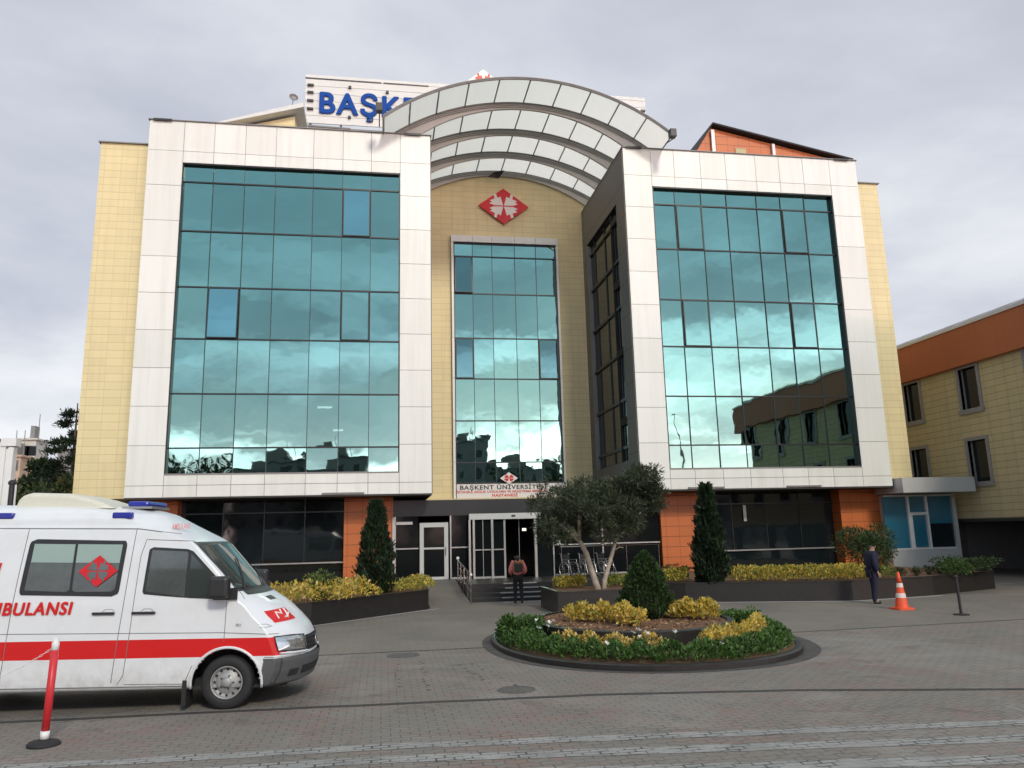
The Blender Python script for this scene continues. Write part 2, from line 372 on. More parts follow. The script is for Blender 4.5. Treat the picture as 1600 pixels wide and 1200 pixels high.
strip('forecourt_path_edge', interp([(-9, -10.5), (-2.0, -9.62), (1.62, -5.9), (1.9, -5.8)], 20), .14, .004, M['concrete_pale'])
strip('forecourt_path_edge', interp([(9.6, -7.05), (15.3, -9.0), (18.8, -8.35)], 20), .22, .004, M['concrete_pale'], jit=.02)
# pale bands of blocks laid across the street
for k, (y0, y1) in enumerate([(-22.75, -24.05), (-23.30, -24.75), (-23.95, -25.55), (-24.75, -26.4)]):
    strip('road_pale_band', interp([(-9, y0+.02), (.3, y0-.42), (7.7, y1), (13, y1-.9)], 60), .26+.03*k, .004, M['pale_blocks'], jit=.012)
mottled('cover_iron', (.11, .105, .098), .8, .3, 6)
def cover(x, y, r, label):
    t = empty('manhole_cover', (x, y, .001)); tag(t, label, 'manhole cover')
    b = MB(); b.lathe([(r, 0), (r, .008), (r*.9, .008)], n=32, cap=False); b.build('rim', M['cover_iron'], t)
    b = MB(); b.lathe([(r*.9, 0), (r*.9, .006)], n=32)
    for k in range(-4, 5):
        w = math.sqrt(max(0, (r*.82)**2-(k*r*.19)**2)); b.box(-w, w, k*r*.19-.02, k*r*.19+.02, .006, .011)
    b.build('lid', M['cover_iron'], t)
cover(.45, -16.0, .34, 'round manhole cover on the paving left of the flower island')
cover(2.1, -20.25, .30, 'round manhole cover against the dark groove across the street')

# rows of small sunken holes in the worn paving
b = MB()
for (xa, ya), (xb, yb), n_ in (((.35, -16.8), (.25, -19.4), 9), ((.75, -16.9), (.75, -19.8), 10), ((1.45, -17.6), (1.75, -19.6), 7), ((1.75, -17.5), (2.15, -19.9), 8)):
    for k in range(n_):
        x = xa+(xb-xa)*k/(n_-1)+rng.uniform(-.05, .05); y = ya+(yb-ya)*k/(n_-1)+rng.uniform(-.06, .06); r = rng.uniform(.018, .04)
        b.add([(x+r*1.2*math.cos(t), y+r*math.sin(t), .003) for t in np.linspace(0, 2*PI, 8)[:-1]], [tuple(range(7))])
tag(b.build('road_hole_marks', M['worn_kerb_line']), kind='structure')
# ================================================================ hospital building
H = empty('hospital_building'); tag(H, 'large hospital with two white framed blocks of teal glass and an arched canopy between', 'building')
XL = [-8.61, -7.35, -6.04, -4.74, -3.13, -1.85, -.60, .685]; XR = [12.57, 13.73, 15.07, 16.37, 17.93, 19.18, 20.45, 21.89]
ZR = [5.07, 6.16, 8.40, 10.73, 12.98, 15.47, 17.71, 18.52]
JZ = [4.65+1.6*k for k in range(10)]
ZB, ZT = 4.175, 20.44
def panels(b, xs, zs, y0=-.03, y1=.0, g=.009):
    for i in range(len(xs)-1):
        for j in range(len(zs)-1):
            b.box(xs[i]+g, xs[i+1]-g, y0+rng.uniform(-.0015, .0015), y1, zs[j]+g, zs[j+1]-g)
def block(x0, x1, XM):
    core = MB()   # dark backing wall with the window opening left free
    y0, y1 = .005, .5
    core.box(x0+.01, XM[0]-.004, y0, y1, ZB, ZT-.05); core.box(XM[-1]+.004, x1-.01, y0, y1, ZB, ZT-.05)
    core.box(XM[0]-.004, XM[-1]+.004, y0, y1, ZR[-1]+.004, ZT-.05); core.box(XM[0]-.004, XM[-1]+.004, y0, y1, ZB, ZR[0]-.004)
    core.box(x0+.01, x1-.01, .5, 16, ZT-.6, ZT-.05)        # roof slab
    core.box(x0+.01, x1-.01, 15.7, 16, ZB, ZT-.6)
    core.build('block_core', M['black_frame'], H)
    b = MB()
    panels(b, [x0, XM[0]], [ZB]+JZ+[ZT]); panels(b, [XM[-1], x1], [ZB]+JZ+[ZT])
    panels(b, XM, [JZ[-1], ZT]); panels(b, XM, [ZR[-1], JZ[-1]]); panels(b, XM, [ZB, JZ[0]]); panels(b, XM, [JZ[0], ZR[0]])
    b.build('white_facade', WHITE_P.m, H)
    s = MB(); s.box(x0-.0, x1+.0, -.02, 16.02, ZB-.06, ZB-.005); s.build('soffit', M['soffit'], H)
    f = MB(); f.box(x0-.05, x1+.05, -.10, .45, ZT+.0, ZT+.035); f.box(x0-.05, x1+.05, .45, 16.1, ZT, ZT+.03)
    f.build('roof_flashing', M['grey_flashing'], H)
    for xx in (x0+.55, x1-.8): bq = MB(); bq.box(xx-.38, xx+.38, -.14, -.11, ZT-.05, ZT+.04); bq.build('roof_bracket', M['dark_plastic'], H)
def glazing(XM, Z, yg, name, vents=(), jit=.003, ww=.045, mat='teal_glass', parent=None):
    g = MB(); parent = parent or H
    for i in range(len(XM)-1):
        for j in range(len(Z)-1):
            jj = [rng.uniform(-jit, jit) for _ in range(3)]
            y = lambda a, c: yg+jj[0]+(a-.5)*jj[1]*2+(c-.5)*jj[2]*2
            if (i, j) in vents: continue
            g.quad((XM[i], y(0, 0), Z[j]), (XM[i+1], y(1, 0), Z[j]), (XM[i+1], y(1, 1), Z[j+1]), (XM[i], y(0, 1), Z[j+1]))
    G = g.build(name, M[mat], parent)
    f = MB()
    for i, x in enumerate(XM):
        w = ww*.55 if 0 < i < len(XM)-1 else ww*1.1
        f.box(x-w/2, x+w/2, yg-.045, yg+.06, Z[0], Z[-1])
    for j, z in enumerate(Z):
        w = ww*1.3 if 0 < j < len(Z)-1 else ww*1.5
        f.box(XM[0], XM[-1], yg-.05, yg+.055, z-w/2, z+w/2)
    f.build('mullions', M['black_frame'], G)
    for (i, j), (mat2, open_) in dict(vents).items():
        x0, x1, z0, z1 = XM[i]+.03, XM[i+1]-.03, Z[j]+.04, Z[j+1]-.04
        v = MB(); v.quad((x0, yg-.06-open_, z0), (x1, yg-.06-open_, z0), (x1, yg-.06, z1), (x0, yg-.06, z1))
        V = v.build('vent_window', M[mat2], G)
        fr = MB()
        for a, c, e_, d in ((x0, x0+.05, z0, z1), (x1-.05, x1, z0, z1)):
            fr.tube([(a+.025, yg-.065-open_, z0), (a+.025, yg-.065, z1)], .032, 4)
        fr.tube([(x0, yg-.065-open_, z0), (x1, yg-.065-open_, z0)], .032, 4); fr.tube([(x0, yg-.065, z1), (x1, yg-.065, z1)], .032, 4)
        fr.build('vent_frame', M['black_frame'], G)
    return G
block(-10.06, 2.046, XL); block(11.196, 23.37, XR)
def reveal(xs, zs, y0, y1, mat='black_frame'):
    r = MB(); x0, x1, z0, z1 = xs[0], xs[-1], zs[0], zs[-1]
    r.box(x0-.01, x0+.05, y0, y1, z0, z1); r.box(x1-.05, x1+.01, y0, y1, z0, z1); r.box(x0, x1, y0, y1, z1-.05, z1+.01)
    r.build('window_reveal', M[mat], H)
    r = MB(); r.box(x0, x1, y0-.03, y1, z0-.02, z0+.05); r.build('window_sill', M['grey_flashing'], H)
reveal(XL, ZR, -.01, .22); reveal(XR, ZR, -.01, .30)
glazing(XL, ZR, .16, 'curtain_glass', {(1, 3): ('teal_glass_bright', .10), (5, 5): ('teal_glass_bright', .02), (5, 3): ('teal_glass', .02)}, jit=.005)
glazing(XR, ZR, .20, 'curtain_glass', {(1, 5): ('teal_glass', .015), (5, 5): ('teal_glass', .02), (1, 3): ('teal_glass', .015), (5, 3): ('teal_glass', .02)}, jit=.006)
# room lights seen through the left glass
em = Mt('lit_tube', (1, 1, 1)); em.b.inputs['Emission Color'].default_value = (1, .97, .9, 1); em.b.inputs['Emission Strength'].default_value = 9
for (x, z, w) in ((-2.78, 7.92, .62), (-2.62, 7.62, .6), (-2.1, 6.93, .42)):
    l = MB(); l.box(x, x+w, .75, .85, z, z+.07); l.build('ceiling_light', M['lit_tube'], H)
dk = MB()
for x0, x1 in ((-10.0, 2.0), (11.25, 23.3)):
    dk.box(x0, x1, 2.6, 2.7, ZB, ZT-.7)
    for z in (7.35, 10.7, 14.1, 17.4): dk.box(x0, x1, .55, 2.6, z, z+.35)
dk.build('room_interior', M['dark_interior'], H)

# side faces of the two blocks facing the recess
for xa, sgn in ((11.196, -1), (2.046, 1)):
    b = MB(); X0, X1 = (xa-.03, xa) if sgn < 0 else (xa, xa+.03)
    y0, y1, z0, z1 = 1.35, 6.95, 5.6, 18.15
    b.box(X0, X1, .03, y0, ZB, ZT-.02); b.box(X0, X1, y1, 7.8, ZB, ZT-.02)
    b.box(X0, X1, y0, y1, z1, ZT-.02); b.box(X0, X1, y0, y1, ZB, z0)
    b.build('side_wall', M['grey_cladding'], H)
    g = MB(); xg = xa+.18*(-sgn)
    zz_ = [5.6, 6.3, 8.55, 10.85, 13.1, 15.45, 17.5, 18.15]
    yy_ = [1.35, 2.3, 4.1, 6.0, 6.95]
    for i in range(len(yy_)-1):
        for j in range(len(zz_)-1):
            q = rng.uniform(-.008, .008); g.quad((xg, yy_[i], zz_[j]), (xg+q, yy_[i+1], zz_[j]), (xg+q, yy_[i+1], zz_[j+1]), (xg, yy_[i], zz_[j+1]))
    G = g.build('side_glass', M['window_glass'], H)
    f = MB()
    for y in yy_: f.box(xg-.05, xg+.05, y-.04, y+.04, 5.6, 18.15)
    for z in zz_: f.box(xg-.09, xg+.06, y0, y1, z-.07, z+.07)
    f.build('mullions', M['black_frame'], G)
    r = MB(); r.box(min(xg, xa-.035*(-sgn)), max(xg, xa), 6.86, 6.95, 5.6, 18.1); r.build('light_jamb', M['grey_flashing'], G)
    b = MB(); b.box(min(xa, xa-.35*sgn), max(xa, xa-.35*sgn), .5, 1.35, ZB, ZT-.6); b.box(min(xa-.01*sgn, xa-.35*sgn), max(xa-.01*sgn, xa-.35*sgn), 6.95, 8, ZB, ZT-.6); b.box(min(xa-.01*sgn, xa-.35*sgn), max(xa-.01*sgn, xa-.35*sgn), 1.35, 6.95, z1, ZT-.6); b.box(min(xa-.01*sgn, xa-.35*sgn), max(xa-.01*sgn, xa-.35*sgn), 1.35, 6.95, ZB, z0)
    b.box(min(xa-.6*sgn, xa-.7*sgn), max(xa-.6*sgn, xa-.7*sgn), 1, 7.5, ZB, ZT-.7)
    b.build('side_backing', M['dark_interior'], H)

# yellow tiled side wings
for x0, x1 in ((-12.06, -10.07), (23.38, 24.66)):
    b = MB(); b.box(x0, x1, .3, 15.5, ZB, 19.40); b.build('wing_wall', M['cream_tile'], H)
    b = MB(); b.box(x0-.08, x1+(.08 if x0 > 0 else 0), .2, 15.6, 19.40, 19.45); b.build('wing_flashing', M['grey_flashing'], H)

# centre bay wall, rounded at the top by the vault
CXc, CZc, CR = 6.55, 12.2, 10.6
def zlow(x): return 14.15+math.sqrt(max(0, 8.3**2-(x-CXc)**2))
def ztop(x): return CZc+math.sqrt(max(0, CR**2-(x-CXc)**2))
YB = 7.8
b = MB(); wx0, wx1, wz0, wz1 = 3.63, 9.66, 4.28, 18.62
xs = list(np.linspace(1.6, 11.9, 35)); xs = sorted(set([round(float(x), 3) for x in xs]+[wx0, wx1]))
for i in range(len(xs)-1):
    a, c = xs[i], xs[i+1]; za, zc_ = ztop(a)-.06, ztop(c)-.06
    lo = wz1 if (a >= wx0-1e-3 and c <= wx1+1e-3) else 4.30
    b.quad((a, YB, lo), (c, YB, lo), (c, YB, zc_), (a, YB, za))
b.build('centre_wall', M['cream_tile'], H)
b = MB(); b.box(2.0, 11.2, YB+.35, YB+.6, 3.9, 22.0); b.build('room_interior', M['dark_interior'], H)
b = MB(); b.box(2.06, 11.15, 7.3, 7.79, 4.12, 4.29); b.build('wall_base', M['cream_tile'], H)
XC = [3.80, 4.82, 5.91, 7.19, 8.39, 9.50]; ZC = [5.09, 6.16, 8.38, 10.66, 12.91, 15.43, 17.57, 18.32]
b = MB(); fy0, fy1 = 7.56, 7.82
panels(b, [wx0, XC[0]-.03], [4.3, 6.2, 8.4, 10.7, 12.9, 15.4, 17.5, 18.36], fy0, fy1); panels(b, [XC[-1]+.03, wx1], [4.3, 6.2, 8.4, 10.7, 12.9, 15.4, 17.5, 18.36], fy0, fy1)
panels(b, [wx0, 4.82, 5.91, 7.19, 8.39, wx1], [18.36, 18.76], fy0, fy1)
b.build('window_surround', WHITE_P.m, H)
glazing(XC, ZC, 7.74, 'curtain_glass', {(0, 5): ('teal_glass_dark', .12), (0, 3): ('teal_glass_dark', .02), (4, 3): ('teal_glass_dark', .02)}, jit=.004)

# emblem builder: red lozenge, white four-fold leaf star
def emblem(name, parent, loc, w, h, rot=(0, 0, 0), red='sign_red', white='sign_white', t=.05):
    e = MB(); n = [(0, h/2), (w/2, 0), (0, -h/2), (-w/2, 0)]
    e.add([(x, -t, z) for x, z in n]+[(x, 0, z) for x, z in n], [(0, 3, 2, 1), (0, 1, 5, 4), (1, 2, 6, 5), (2, 3, 7, 6), (3, 0, 4, 7)])
    o = e.build(name, M[red], parent); o.location = loc; o.rotation_euler = rot
    s = MB(); y = -t-.006
    for sx in (-1, 1):
        for sz in (-1, 1):
            P = lambda u, v: (sx*u*1.08*w/2, y, sz*v*1.08*h/2)
            poly = [P(.015, .03), P(.11, .50), P(.20, .42), P(.235, .46), P(.27, .64), P(.36, .58), P(.345, .47), P(.325, .38), P(.50, .28), P(.42, .19), P(.53, .13), P(.36, .035)]
            n_ = len(poly); c0 = P(.20, .22)
            s.add([c0]+poly, [((0, i+1, (i+1) % n_+1) if sx*sz < 0 else (0, (i+1) % n_+1, i+1)) for i in range(n_)])
            # slit
    so_ = s.build('emblem_leaf', M[white], o)
    return o
emblem('wall_emblem', H, (6.62, 7.70, 20.58), 2.86, 2.12, t=.12)

# entrance sign board under the centre window
S = empty('name_board', (5.85, 7.50, 4.30)); S.parent = H
b = MB(); b.box(3.79-5.85, 9.60-5.85, -.05, .05, 0, .72); b.build('board', M['sign_white'], S)
emblem('board_emblem', S, (.68, -.06, 1.0), .95, .62, red='sign_white', white='sign_red')
text_mesh('board_text', 'BAŞKENT ÜNİVERSİTESİ', .30, M['sign_black'], S, (.40, -.056, .44), align='CENTER', bold=.008, sx=1.22, space=1.15)
text_mesh('board_text', 'İSTANBUL SAĞLIK UYGULAMA VE ARAŞTIRMA MERKEZİ', .17, M['red_letters'], S, (.30, -.056, .26), align='CENTER', bold=.004, sx=1.1)
text_mesh('board_text', 'HASTANESİ', .20, M['red_letters'], S, (.45, -.056, .055), align='CENTER', bold=.007, sx=1.2, space=1.1)

# canopy: barrel vault of translucent panels on crescent beams
CA = empty('vaulted_canopy'); CA.parent = H
pan = Mt('polycarbonate', (.70, .71, .66), .35)
tl = pan.n('ShaderNodeBsdfTranslucent'); tl.inputs[0].default_value = (.97, .95, .86, 1)
mxs = pan.n('ShaderNodeMixShader'); mxs.inputs[0].default_value = .72
pan.l(pan.b.outputs[0], mxs.inputs[1]); pan.l(tl.outputs[0], mxs.inputs[2]); pan.l(mxs.outputs[0], pan.t.nodes['Material Output'].inputs[0])
pp = pan.coord(); w_ = pan.n('ShaderNodeNewGeometry')
pan.base(pan.mixc(w_.outputs['Random Per Island'], (.74, .73, .65), (.84, .83, .76)))
beamY = [.58, 3.08, 5.5]; A0 = math.radians(38.8); NA = 10
def arc(a, r=CR): return (CXc+r*math.sin(a), CZc+r*math.cos(a))
ys = [-1.42]+beamY+[YB-.02]
b = MB()
for k in range(len(ys)-1):
    for i in range(NA):
        for q in range(4):
            a0 = -A0+2*A0*i/NA; a1 = -A0+2*A0*(i+1)/NA; d = (a1-a0); e_ = .003
            aa, ab = a0+e_+(d-2*e_)*q/4, a0+e_+(d-2*e_)*(q+1)/4
            (x0, z0), (x1, z1) = arc(aa), arc(ab)
            if k > 0 and (x1 < 2.0 and z1 < ZT or x0 > 11.3 and z0 < ZT): continue
            b.quad((x0, ys[k]+.02, z0), (x1, ys[k]+.02, z1), (x1, ys[k+1]-.02, z1), (x0, ys[k+1]-.02, z0))
# weld the four strips of each panel by building them in sequence
b.build('roof_panel', pan.m, CA)
f = MB()
for i in range(NA+1):
    a = -A0+2*A0*i/NA; x, z = arc(a, CR-.03); f.tube([(x, -1.42, z), (x, YB-.05, z)], .035 if i else .05, 6)
for y in ys:
    f.tube([(arc(-A0+2*A0*i/48, CR-.02)[0], y, arc(-A0+2*A0*i/48, CR-.02)[1]) for i in range(49)], .045, 6)
f.tube([(arc(-A0+2*A0*i/48, CR+.03)[0], -1.45, arc(-A0+2*A0*i/48, CR+.03)[1]) for i in range(49)], .04, 6)
f.build('canopy_frame', M['grey_flashing'], CA)
mottled('beam_grey', (.56, .53, .49), .5, .06)
for k, y in enumerate(beamY+[YB-.12]):
    b = MB(); n = 40; x0, x1 = (.55, 12.6) if k < 3 else (2.06, 12.2)
    X = [x0+(x1-x0)*i/n for i in range(n+1)]
    vs = []
    for x in X:
        lo = zlow(x) if 2.0 < x < 11.2 else max(zlow(x), ZT+.05)
        vs += [(x, y, lo), (x, y, ztop(x)-.08), (x, y+.10, ztop(x)-.08), (x, y+.10, lo)]
    fs = []
    for i in range(n):
        for q in range(4): fs.append((4*i+q, 4*i+(q+1) % 4, 4*i+4+(q+1) % 4, 4*i+4+q))
    b.add(vs, fs); B = b.build('arch_beam', M['beam_grey'], CA)
    c = MB()
    for rr in (.0, .10, .20):
        c.tube([(x, y-.04, ztop(x)-.10-rr*.9) for x in [max(x0, -3)+(x1-x0)*i/40 for i in range(41)]], .016, 5)
    c.build('arch_chord', M['grey_flashing'], B)
for x, y, z in ((-.25, -1.5, 20.85), (13.15, -1.5, 20.5)):
    fl = MB(); fl.box(x-.16, x+.14, y-.2, y+.12, z-.24, z+.14); fl.tube([(x, y, z-.3), (x, y+.9, ZT)], .03, 6); o = fl.build('canopy_floodlight', M['dark_plastic'], CA); bevel(o, .03)
fl = MB(); fl.add([(5.7, 7.2, 22.10), (6.3, 7.2, 22.05), (6.62, 6.9, 22.42), (6.0, 7.1, 22.36), (5.7, 7.4, 22.2), (6.3, 7.4, 22.15)], [(0, 1, 3), (1, 2, 3), (0, 4, 5, 1), (1, 5, 2), (4, 3, 5), (0, 3, 4)]); fl.build('floodlight', M['dark_plastic'], CA)

# roof sign board with letters
RS = empty('roof_sign', (0, 8.5, 2.4*(1-41.5/36.6))); RS.scale = (41.5/36.6,)*3; tag(RS, 'long white roof sign board with big blue letters behind the canopy', 'sign')
b = MB()
for k in range(6):
    z0 = 22.75+k*.41
    b.box(-3.95, 13.85, 0, .06, z0+.012, z0+.40)
b.box(-3.95, 13.85, -.01, .08, 25.21, 25.40)
b.build('board', M['roof_board'], RS)
b = MB(); b.box(-3.97, -.2, -.025, 0, 25.17, 25.235); b.box(-.1, 2.2, -.025, 0, 25.17, 25.235); b.box(12.2, 13.9, -.025, 0, 24.33, 24.38); b.build('trim', M['dark_plastic'], RS)
b = MB()
for z in (23.45, 23.9, 24.35, 24.75): b.box(-3.85, -3.55, -.12, 0, z, z+.09); b.box(13.55, 13.8, -.12, 0, z-.2, z-.11)
for x, z in ((-1.77, 24.75), (-1.77, 23.1), (.1, 24.62), (-.7, 22.98)): b.box(x-.07, x+.07, -.12, 0, z, z+.12)
b.build('cable_clip', M['dark_plastic'], RS)
b = MB()
for x in (-3.7, -2.2, .2, 2.4, 5, 8, 11, 13.4):
    b.tube([(x, .15, 18.5), (x, .15, 25.2)], .05, 6); b.tube([(x, .2, 24.6), (x, 1.7, 18.5)], .04, 6)
b.tube([(-3.9, -.1, 22.55), (-1.7, -.1, 22.5)], .05, 6)
for z in (21.5, 22.6): b.tube([(-3.9, .15, z), (13.8, .15, z)], .04, 6)
b.build('post', M['grey_flashing'], RS)
text_mesh('letters', 'BAŞKENT', 1.60, M['sign_blue'], RS, (-3.32, -.05, 23.32), heavy=.05, depth=.05, sx=.93, space=1.14)
emblem('emblem', RS, (5.06, -.05, 25.6), 1.75, 1.5, red='sign_white', white='red_letters')
b = MB(); b.box(-3.0, 1.2, .9, 1.0, 21.0, 22.6); b.build('rear_panel', M['roof_board'], RS)
# stair penthouse with sloping roof left of the sign
P = empty('rooftop_penthouse'); P.parent = H
b = MB(); y0, y1 = 3.4, 8; b.add([(-7.6, y0, 20.45), (-4.4, y0, 20.45), (-4.4, y0, 22.95), (-7.6, y0, 22.0), (-7.6, y1, 20.45), (-4.4, y1, 20.45), (-4.4, y1, 22.95), (-7.6, y1, 22.0)],
      [(0, 1, 2, 3), (1, 5, 6, 2), (5, 4, 7, 6), (4, 0, 3, 7)])
b.build('wall', M['cream_tile'], P)
b = MB(); y0 = 2.9; b.add([(-8.5, y0, 21.85), (-3.95, y0, 23.2), (-3.95, y0, 23.45), (-8.5, y0, 21.95), (-8.5, 8.4, 21.85), (-3.95, 8.4, 23.2), (-3.95, 8.4, 23.45), (-8.5, 8.4, 21.95)],
      [(0, 1, 2, 3), (0, 4, 5, 1), (3, 2, 6, 7), (1, 5, 6, 2), (0, 3, 7, 4)]); b.build('roof', M['roof_board'], P)
b = MB(); b.lathe([(.02, 0), (.16, .04), (.22, .12)], (0, 0, 0), 16, cap=False); b.tube([(0, 0, 0), (-.05, -.45, -.15)], .018, 5); d = b.build('satellite_dish', M['grey_flashing'], P); d.location = (-4.45, 2.95, 23.62); d.rotation_euler = (1.3, 0, .3)
# orange gabled roof house behind the right block
P = empty('rooftop_gable'); P.parent = H
y0, y1 = 2.6, 9
b = MB(); pf = [(16.1, 20.45), (24.6, 20.45), (24.6, 21.75), (17.0, 23.28), (16.1, 21.9)]; b.add([(x, y, z) for y in (y0, y1) for x, z in pf], [(0, 1, 2, 3, 4), (9, 8, 7, 6, 5)]+[(i, 5+i, 5+(i+1) % 5, (i+1) % 5) for i in range(5)])
b.build('wall', M['orange_tile'], P)
b = MB()
for (xa, za), (xb, zb) in (((15.4, 20.9), (17.0, 23.35)), ((17.0, 23.35), (24.9, 21.75))):
    t = .09; b.add([(xa, 2.25, za), (xb, 2.25, zb), (xb, 2.25, zb+t), (xa, 2.25, za+t), (xa, y1, za), (xb, y1, zb), (xb, y1, zb+t), (xa, y1, za+t)], [(0, 1, 2, 3), (0, 4, 5, 1), (3, 2, 6, 7), (0, 3, 7, 4), (1, 5, 6, 2), (4, 7, 6, 5)])
b.build('roof', M['rubber'], P)
for q in ((16.95, 17.13, 2.42, 2.55, 20.45, 23.1), (20.35, 20.5, 2.42, 2.55, 20.45, 22.5)): b = MB(); b.box(*q); b.build('post', M['white_paint'], P)
b = MB(); b.box(18.3, 18.9, 2.54, 2.59, 21.3, 22.2); b.build('hatch', M['cream_tile_old'], P)

# ---- ground floor
ZG = ZB-.06
def pil(x0, x1, y0=1.5, y1=3.2):
    b = MB(); b.box(x0, x1, y0, y1, 0, ZG); b.build('orange_pillar', M['orange_tile'], H)
pil(-1.62, .46); pil(-10.0, -8.4); pil(12.56, 14.6); pil(21.55, 23.60)
b = MB(); b.box(.43, .52, 1.44, 1.52, 1.3, 3.25); b.build('corner_strip', M['painted_steel'], H)
for x0, x1, nm in ((-8.4, -1.62, 4), (14.6, 21.55, 4)):
    g = MB()
    for i in range(nm):
        a = x0+(x1-x0)*i/nm; c = x0+(x1-x0)*(i+1)/nm; j = rng.uniform(-.01, .01)
        g.quad((a, 2.2, 1.42), (c, 2.2+j, 1.42), (c, 2.2+j, ZG), (a, 2.2, ZG))
    G = g.build('shop_window', M['black_glass'], H)
    f = MB(); f.box(x0, x1, 2.10, 2.24, 1.38, 1.44); f.build('sill', M['aluminium'], G)
    f = MB(); f.box(x0, x1, 2.12, 2.19, 3.55, 3.60)
    for i in range(1, nm): a = x0+(x1-x0)*i/nm; f.box(a-.02, a+.02, 2.17, 2.23, 1.42, ZG)
    f.build('mullions', M['black_frame'], G)
    b = MB(); b.box(x0, x1, 2.2, 2.35, 0, 1.38); b.build('plinth_panel', M['black_glass'], H)
    # white strip on the right window: a bright reflection painted onto the pane
b = MB(); b.box(16.9, 17.05, 2.12, 2.14, 2.75, 3.5); b.build('painted_reflection', M['sign_white'], H)
b = MB(); b.box(-12.0, -10.0, 2.5, 3, 0, ZG); b.box(23.6, 24.6, 2.5, 3, 0, ZG); b.build('plinth_panel', M['soffit'], H)
# thin lamps under the facade edge
for x in (-5.0+.35, -1.6, 14.2, 18.9):
    if x == -4.65: continue
    b = MB(); b.box(x-.85, x+.85, -.09, -.032, 4.21, 4.27); o = b.build('strip_lamp', M['grey_flashing'], H)

# entrance lobby
LY = 1.6; LZ = .57
b = MB(); b.box(.46, 12.56, LY+.5, 7.3, 3.93, 3.97); b.box(.46, 12.56, 6.5, 6.7, 0, 3.93); b.build('lobby_interior', M['dark_interior'], H)
b = MB(); b.box(.46, 12.56, LY+.02, LY+.3, 3.28, 3.97); b.build('lobby_fascia', M['black_frame'], H)
segs = [(.55, 1.55), (2.95, 3.75), (7.35, 9.8), (9.8, 12.5)]
for a, c in segs:
    g = MB(); g.quad((a, LY+.05, LZ), (c, LY+.05, LZ), (c, LY+.05, 3.28), (a, LY+.05, 3.28)); G = g.build('lobby_glass', M['lobby_dark_glass'], H)
f = MB()
for a, c in segs:
    f.box(a, c, LY-.0, LY+.06, 1.88, 1.93); f.box(a-.03, a+.03, LY-.02, LY+.08, LZ, 3.28)
    f.box(a, c, LY-.0, LY+.06, LZ, LZ+.07)
f.box(.55, 1.3, LY-.02, LY+.06, 2.93, 3.05)
f.build('glass_frame', M['aluminium'], G)
# swing door
DR = empty('swing_door', (2.22, LY-.04, LZ)); DR.parent = H
f = MB()
for x0, x1, z0, z1 in ((-.62, -.44, 0, 2.42), (.44, .62, 0, 2.42), (-.44, .44, 2.22, 2.42), (-.44, .44, 1.28, 1.36), (-.44, .44, 0, .12)): f.box(x0, x1, -.04, .05, z0, z1)
o = f.build('door_frame', M['painted_steel'], DR); bevel(o, .008, 1)
f = MB(); f.box(-.44, .44, 0, .02, .1, 2.25); f.build('door_glass', M['lobby_dark_glass'], DR)
f = MB(); f.tube([(.50, -.05, 1.0), (.50, -.11, 1.05), (.50, -.11, 1.32), (.50, -.05, 1.37)], .015, 6); f.build('handle', M['steel_rail'], DR)
# sliding door portal
DR = empty('sliding_door', (5.55, LY-.25, LZ)); DR.parent = H
f = MB(); f.box(-1.82, 1.45, -.12, .2, 2.50, 2.76); o = f.build('header', M['painted_steel'], DR); bevel(o, .01, 1)
f = MB(); f.box(.05, .22, -.14, -.118, 2.60, 2.68); f.build('sensor', M['dark_plastic'], DR)
f = MB()
for x in (-1.80, -1.62): f.box(x-.045, x+.045, -.10, .1, 0, 2.5)
f.box(-.86, -.76, -.10, .1, 0, 2.5); f.box(-.29, -.21, -.0, .12, 0, 2.5); f.box(1.06, 1.17, -.10, .1, 0, 2.5); f.box(1.9, 1.96, -.0, .1, 0, 2.6)
f.box(-1.6, -.86, -.02, .06, 1.18, 1.23); f.box(-.76, -.29, -.02, .06, 1.18, 1.23); f.box(-1.6, -.29, -.04, .08, 0, .07)
f.box(-1.22, -1.195, -.0, .05, .07, 2.5); f.box(.47, .49, .5, .53, 0, 2.5)
f.build('door_frame', M['aluminium'], DR)
for q in (((-1.6, .04, .07), (-.86, .04, .07), (-.86, .04, 2.5), (-1.6, .04, 2.5)), ((-.76, .05, .07), (-.29, .05, .07), (-.29, .05, 2.5), (-.76, .05, 2.5)), ((1.17, .05, .0), (1.9, .05, .0), (1.9, .05, 2.6), (1.17, .05, 2.6))):
    f = MB(); f.quad(*q); f.build('door_glass', M['lobby_dark_glass'], DR)
f = MB(); f.box(-.62, -.52, 1.2, 1.25, 1.95, 2.08); f.box(.72, .9, 1.0, 1.05, 1.98, 2.10)
em2 = Mt('lit_lamp', (1, .95, .85)); em2.b.inputs['Emission Color'].default_value = (1, .92, .78, 1); em2.b.inputs['Emission Strength'].default_value = 1.2
f.build('lobby_lamp', M['lit_lamp'], DR)
f = MB(); f.box(2.0, 2.2, -.2, -.08, 1.35, 1.55); f.build('card_reader', M['sign_white'], DR)

